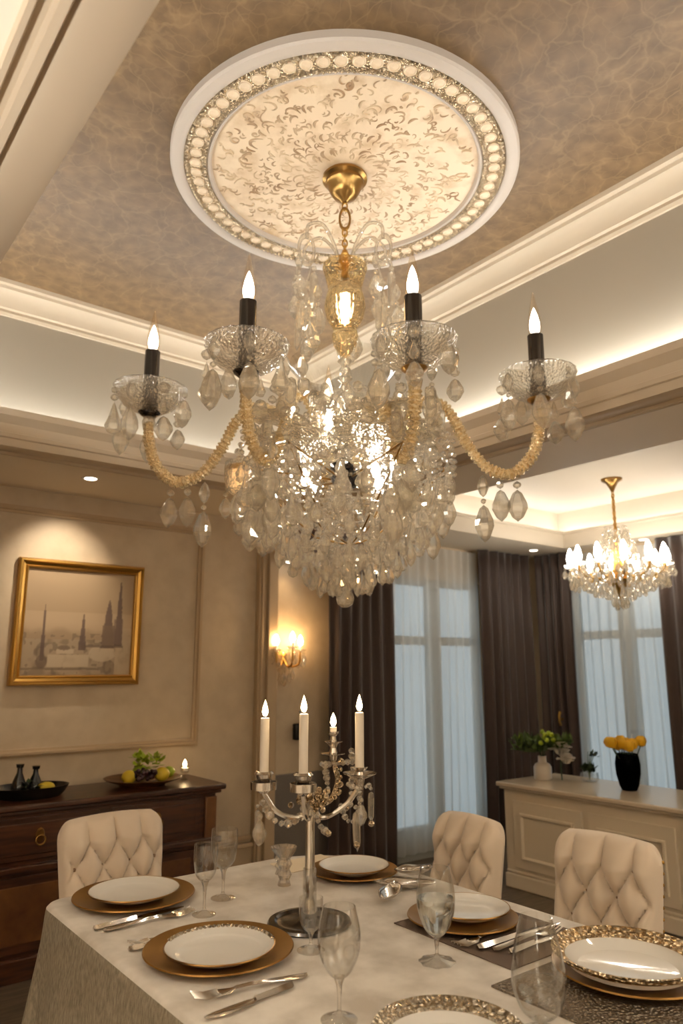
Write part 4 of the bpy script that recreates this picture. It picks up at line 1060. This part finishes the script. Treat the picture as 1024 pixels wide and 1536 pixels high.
lay(fk, (1.49, 1.315), (1.745, 1.31), 'silver fork between two knives on the taupe placemat', zm)
lay(kn, (1.51, 1.28), (1.72, 1.283), 'short silver knife on the near edge of the taupe placemat', zm)
lay(fk, (1.66, 1.385), (1.435, 1.385), 'silver fork pointing to the water goblet, in front of the right-hand charger', zm)
# silver leaf dish (crumpled petal forms)
t = thing('silver_leaf_dish', 'small silver leaf-shaped dish between the two right-hand plates', 'dish', (1.68, 1.83, TZ))
def leafdish(c, L, W_, rz, tz):
    vs = []; fs = []; n, m = 14, 8
    for i in range(n+1):
        s_ = i/n; w = W_*sin(pi*min(.999, s_*.93+.03))**.7
        for j in range(m+1):
            q = 2*j/m-1; vs.append((L*(s_-.5), w*q, .004+.022*q*q*sin(pi*s_)+.02*(s_-.5)**2*4+.002*sin(9*s_+5*q)))
    for i in range(n):
        for j in range(m): k = i*(m+1)+j; fs.append((k, k+m+1, k+m+2, k+1))
    return MB().add(vs, fs, Matrix.Translation(c) @ Matrix.Rotation(rz, 4, 'Z') @ Matrix.Rotation(tz, 4, 'Y'))
for c, L, W_, rz, nm in [((0, 0, .002), .19, .038, radians(-40), 'leaf_bowl'), ((.085, .05, .018), .13, .034, radians(-20), 'upper_leaf'), ((-.10, -.045, .003), .17, .030, radians(35), 'lower_leaf')]:
    o = leafdish(c, L, W_, rz, 0).build(nm, 'silver', t); md = o.modifiers.new('thickness', 'SOLIDIFY'); md.thickness = .0025

# ------------------------------------------------------------------ glassware
def stemglass(label, u, v, H, R_, stem=.35, foot=None, shape='tulip', water=0, name='wine_glass', group='glasses on the table', foot_wavy=False):
    t = thing(name, label, 'glass', (u, v, TZ+.0005), 0, group); foot = foot or R_*.85; zs = H*stem; h = H-zs
    MB().lathe([(0, 0), (foot, 0), (foot, .002), (foot*.6, .004), (.008, .010), (.004, .018), (0, .018)], 36, fl=(lambda a: 1+.06*cos(8*a)) if foot_wavy else None).build('foot', 'clear', t)
    if zs > .02: MB().lathe([(.0045, .014), (.0038, zs*.5), (.006, zs*.85), (.012, zs+.004), (0, zs+.006)], 16).build('stem', 'thick', t)
    sh = {'tulip': [(.0, 0), (.30, .02), (.62, .12), (.90, .32), (1.0, .52), (.96, .72), (.84, .9), (.76, 1)],
          'cup': [(0, 0), (.35, .02), (.78, .18), (.95, .42), (1, .7), (.98, 1)],
          'balloon': [(0, 0), (.35, .01), (.72, .10), (.96, .28), (1, .42), (.88, .66), (.70, .88), (.60, 1)]}[shape]
    P = catmull([(r*R_, 0, zs+z*h) for r, z in sh], 5); tk = .0012
    outer = [(max(p.x, 0), p.z) for p in P]; inner = [(max(r-tk, 0), z+(tk if z < zs+h*.3 else 0)) for r, z in outer]
    MB().lathe(outer+inner[::-1], 48).build('bowl', 'clear', t)
    if water:
        W_ = [(r-.0006, z+.0004) for r, z in inner if z < zs+h*water and r > .001]; W_ = [(0, W_[0][1])]+W_+[(0, W_[-1][1])]
        MB().lathe(W_, 40).build('water', 'water', t)
    return t
stemglass('large clear wine glass in the foreground, in front of the near left charger', .988, 1.272, .205, .043, .36)
stemglass('clear goblet half filled with water in front of the right-hand plates', 1.348, 1.361, .205, .046, .26, .042, 'tulip', .58, 'water_goblet', foot_wavy=True)
stemglass('big tapered clear glass at the bottom right beside the ornate plate', 1.262, 1.00, .20, .052, .10, .035, 'balloon')
stemglass('shorter clear wine glass beside the far left plate', 1.075, 2.0, .185, .034, .46, .033, 'cup')
stemglass('clear wine glass standing behind the shorter one near the far left plate', 1.19, 2.10, .195, .040, .42, .036, 'cup')
stemglass('small clear glass in front of the candelabra base', 1.155, 1.60, .12, .030, .35, .034, 'cup')
def tumbler(label, u, v, H, R_):
    t = thing('cut_tumbler', label, 'glass', (u, v, TZ+.0005), 0, 'cut glasses at the far end')
    MB().lathe([(0, 0), (R_*.6, 0), (R_*.45, H*.15), (R_*.65, H*.28), (R_*.45, H*.42), (R_*.7, H*.55), (R_*.5, H*.68), (R_*1.0, H*.9), (R_*1.1, H), (R_*1.02, H), (R_*.4, H*.72), (0, H*.68)], 24, fl=lambda a: 1+.04*cos(8*a)).build('body', 'thick', t)
    return t
tumbler('cut crystal cup left of the candelabra stem at the far end of the table', 1.41, 2.10, .115, .035)
tumbler('second cut crystal cup at the far end of the table, closer to the menu card', 1.475, 2.215, .085, .035)

# ------------------------------------------------------------------ candelabra
def candelabra():
    t = thing('candelabra', 'silver and crystal four-armed candelabra with candles on the dining table', 'candelabra', (1.264, 1.758, TZ), radians(-38))
    MB().lathe([(0, .0), (.108, 0), (.114, .005), (.110, .011), (.094, .013), (.087, .008), (.040, .010), (.022, .018), (0, .018)], 64).build('base', 'darksilver', t)
    MB().lathe([(.018, .014), (.021, .03), (.014, .055), (.010, .075), (.017, .095), (.014, .13), (.0125, .20), (.0115, .28), (.012, .315), (.018, .33), (.011, .345), (0, .348)], 24).build('stem', 'silver', t)
    MB().lathe([(.022, .016), (.019, .06), (.0185, .14), (.0165, .141), (.017, .06), (.020, .016), (.022, .016)], 8).build('glass_sleeve', 'clear', t, smooth=0)
    # knot of beads at top of the stem
    b = MB(); r2 = random.Random(61)
    for i in range(55): b.ell((r2.gauss(0, .024), r2.gauss(-.01, .016), .322+r2.gauss(0, .013)), r2.uniform(.006, .010), 7, 5)
    o = b.build('bead_cluster', 'glaze', t, smooth=0)
    def garland(pts, name='bead_garland', r=.008, m='crystal', par=t):
        P = catmull(pts, 8); b = MB(); D = 0; last = P[0]; bead(b, P[0], r)
        for p in P[1:]:
            D += (p-last).length; last = p
            if D > r*1.5: bead(b, p, r*(.8+.4*((len(b.v)//20) % 2))); D = 0
        return b.build(name, m, par, smooth=0)
    cup = [(0, 0), (.012, .0), (.018, .006), (.036, .010), (.037, .030), (.034, .031), (.033, .014), (.016, .014), (.020, .032), (.025, .05), (.028, .052), (.022, .058), (.0135, .056), (.0135, .04), (0, .04)]
    sau = [(0, 0), (.010, .0), (.014, .02), (.046, .034), (.048, .037), (.016, .028), (.013, .04), (.022, .05), (.024, .053), (.0135, .052), (.0135, .042), (0, .04)]
    def arm(x, y, z, prof, cz0, cz1, flame=True, tall=True, pts=None):
        P = pts or [(0, 0, .30), (x*.25, y*.25, .27), (x*.7, y*.7, z-.05), (x, y, z)]
        a = MB().tube(catmull(P, 8), .0068, 8).build('arm', 'silver', t)
        MB().lathe(prof, 32).build('candle_cup', 'silver', a, loc=(x, y, z))
        MB().lathe([(0, 0), (.0125, 0), (.0125, cz1-cz0-.002), (.010, cz1-cz0), (0, cz1-cz0-.001)], 20).build('candle', 'candle', a, loc=(x, y, cz0))
        MB().tube([(0, 0, 0), (0, 0, .008)], .0012, 5).build('wick', 'black', a, loc=(x, y, cz1-.001))
        MB().lathe([(0, 0), (.005, .003), (.0088, .013), (.006, .027), (.0025, .038), (0, .046)], 12).build('flame', 'flame', a, loc=(x, y, cz1+.003))
        return a
    a1 = arm(-.130, -.01, .335, cup, .375, .537-.0)
    a2 = arm(-.017, -.075, .340, cup, .382, .552)
    a3 = arm(.137, -.01, .352, sau, .394, .552)
    # stacked short rear arm
    x, y = .062, .09
    b4 = MB().tube(catmull([(0, 0, .31), (.05, .07, .30), (.075, .10, .35), (x, y, .41)], 8), .0075, 8).build('arm', 'glaze', t)
    MB().lathe([(0, 0), (.010, 0), (.012, .012), (.034, .018), (.035, .020), (.012, .022), (.009, .035), (.014, .045), (.027, .052), (.028, .054), (.010, .056), (.008, .068), (.016, .076), (.017, .082), (0, .082)], 28).build('tiered_cup', 'silver', b4, loc=(x, y, .41))
    MB().lathe([(0, 0), (.010, 0), (.010, .014), (0, .014)], 14).build('candle_stub', 'candle', b4, loc=(x, y, .490))
    MB().lathe([(0, 0), (.005, .003), (.0088, .013), (.006, .027), (.0025, .034), (0, .040)], 12).build('flame', 'flame', b4, loc=(x, y, .505))
    # crystal garlands and drops
    garland([(-.13, -.01, .31), (-.105, -.01, .27), (-.07, -.01, .255), (-.035, 0, .27), (-.01, 0, .32)], r=.011)
    garland([(0, 0, .32), (.02, -.02, .27), (.035, -.03, .245), (.05, -.03, .24)], r=.0105)
    garland([(.02, .02, .32), (.06, .05, .31), (.08, .06, .34), (.085, .07, .42)], r=.009, m='glaze')
    garland([(.03, .05, .405), (.06, .07, .402), (.11, .06, .41)], r=.008)
    garland([(.04, .04, .40), (.045, .03, .36), (.05, .03, .33)], r=.009)
    garland([(.115, .06, .44), (.118, .05, .40), (.115, .03, .34), (.11, .03, .30)], r=.009)
    garland([(.085, 0, .30), (.10, 0, .265), (.12, 0, .26), (.135, 0, .29), (.137, -.01, .34)], r=.008)
    garland([(.105, -.02, .36), (.137, -.04, .352), (.17, -.02, .36)], r=.007)
    for (x, y, z, k, s_) in [(-.145, -.02, .31, 3, .62), (-.135, -.03, .29, 0, .8), (.125, -.03, .31, 3, .7), (.168, -.02, .355, 3, .55), (.14, -.03, .33, 0, .7), (-.02, -.03, .31, 0, .4)]:
        hang('crystal_drop', k, (x, y, z), t, s_)
    # small balls at the ends of garlands
    for (x, y, z) in [(.05, -.03, .235), (.128, -.03, .205), (.168, -.02, .258), (.10, .03, .29)]: MB().ell((0, 0, 0), .009, 10, 8).build('end_bead', 'glaze', t, loc=(x, y, z))
candelabra()
# small dark wall ornament seen behind the candles
t = thing('wall_key_holder', 'small black holder fixed to the wall panel below the sconce', 'wall holder', (3.03, V1, 1.0))
MB().box(-.03, .03, -.05, -.002, -.06, .05).build('pouch', 'black', t, bevel=.008)
MB().tube([(.02, -.02, .05), (.03, -.025, .09), (.035, -.02, .12), (.02, -.015, .13)], .006, 6).build('strap', 'black', t)
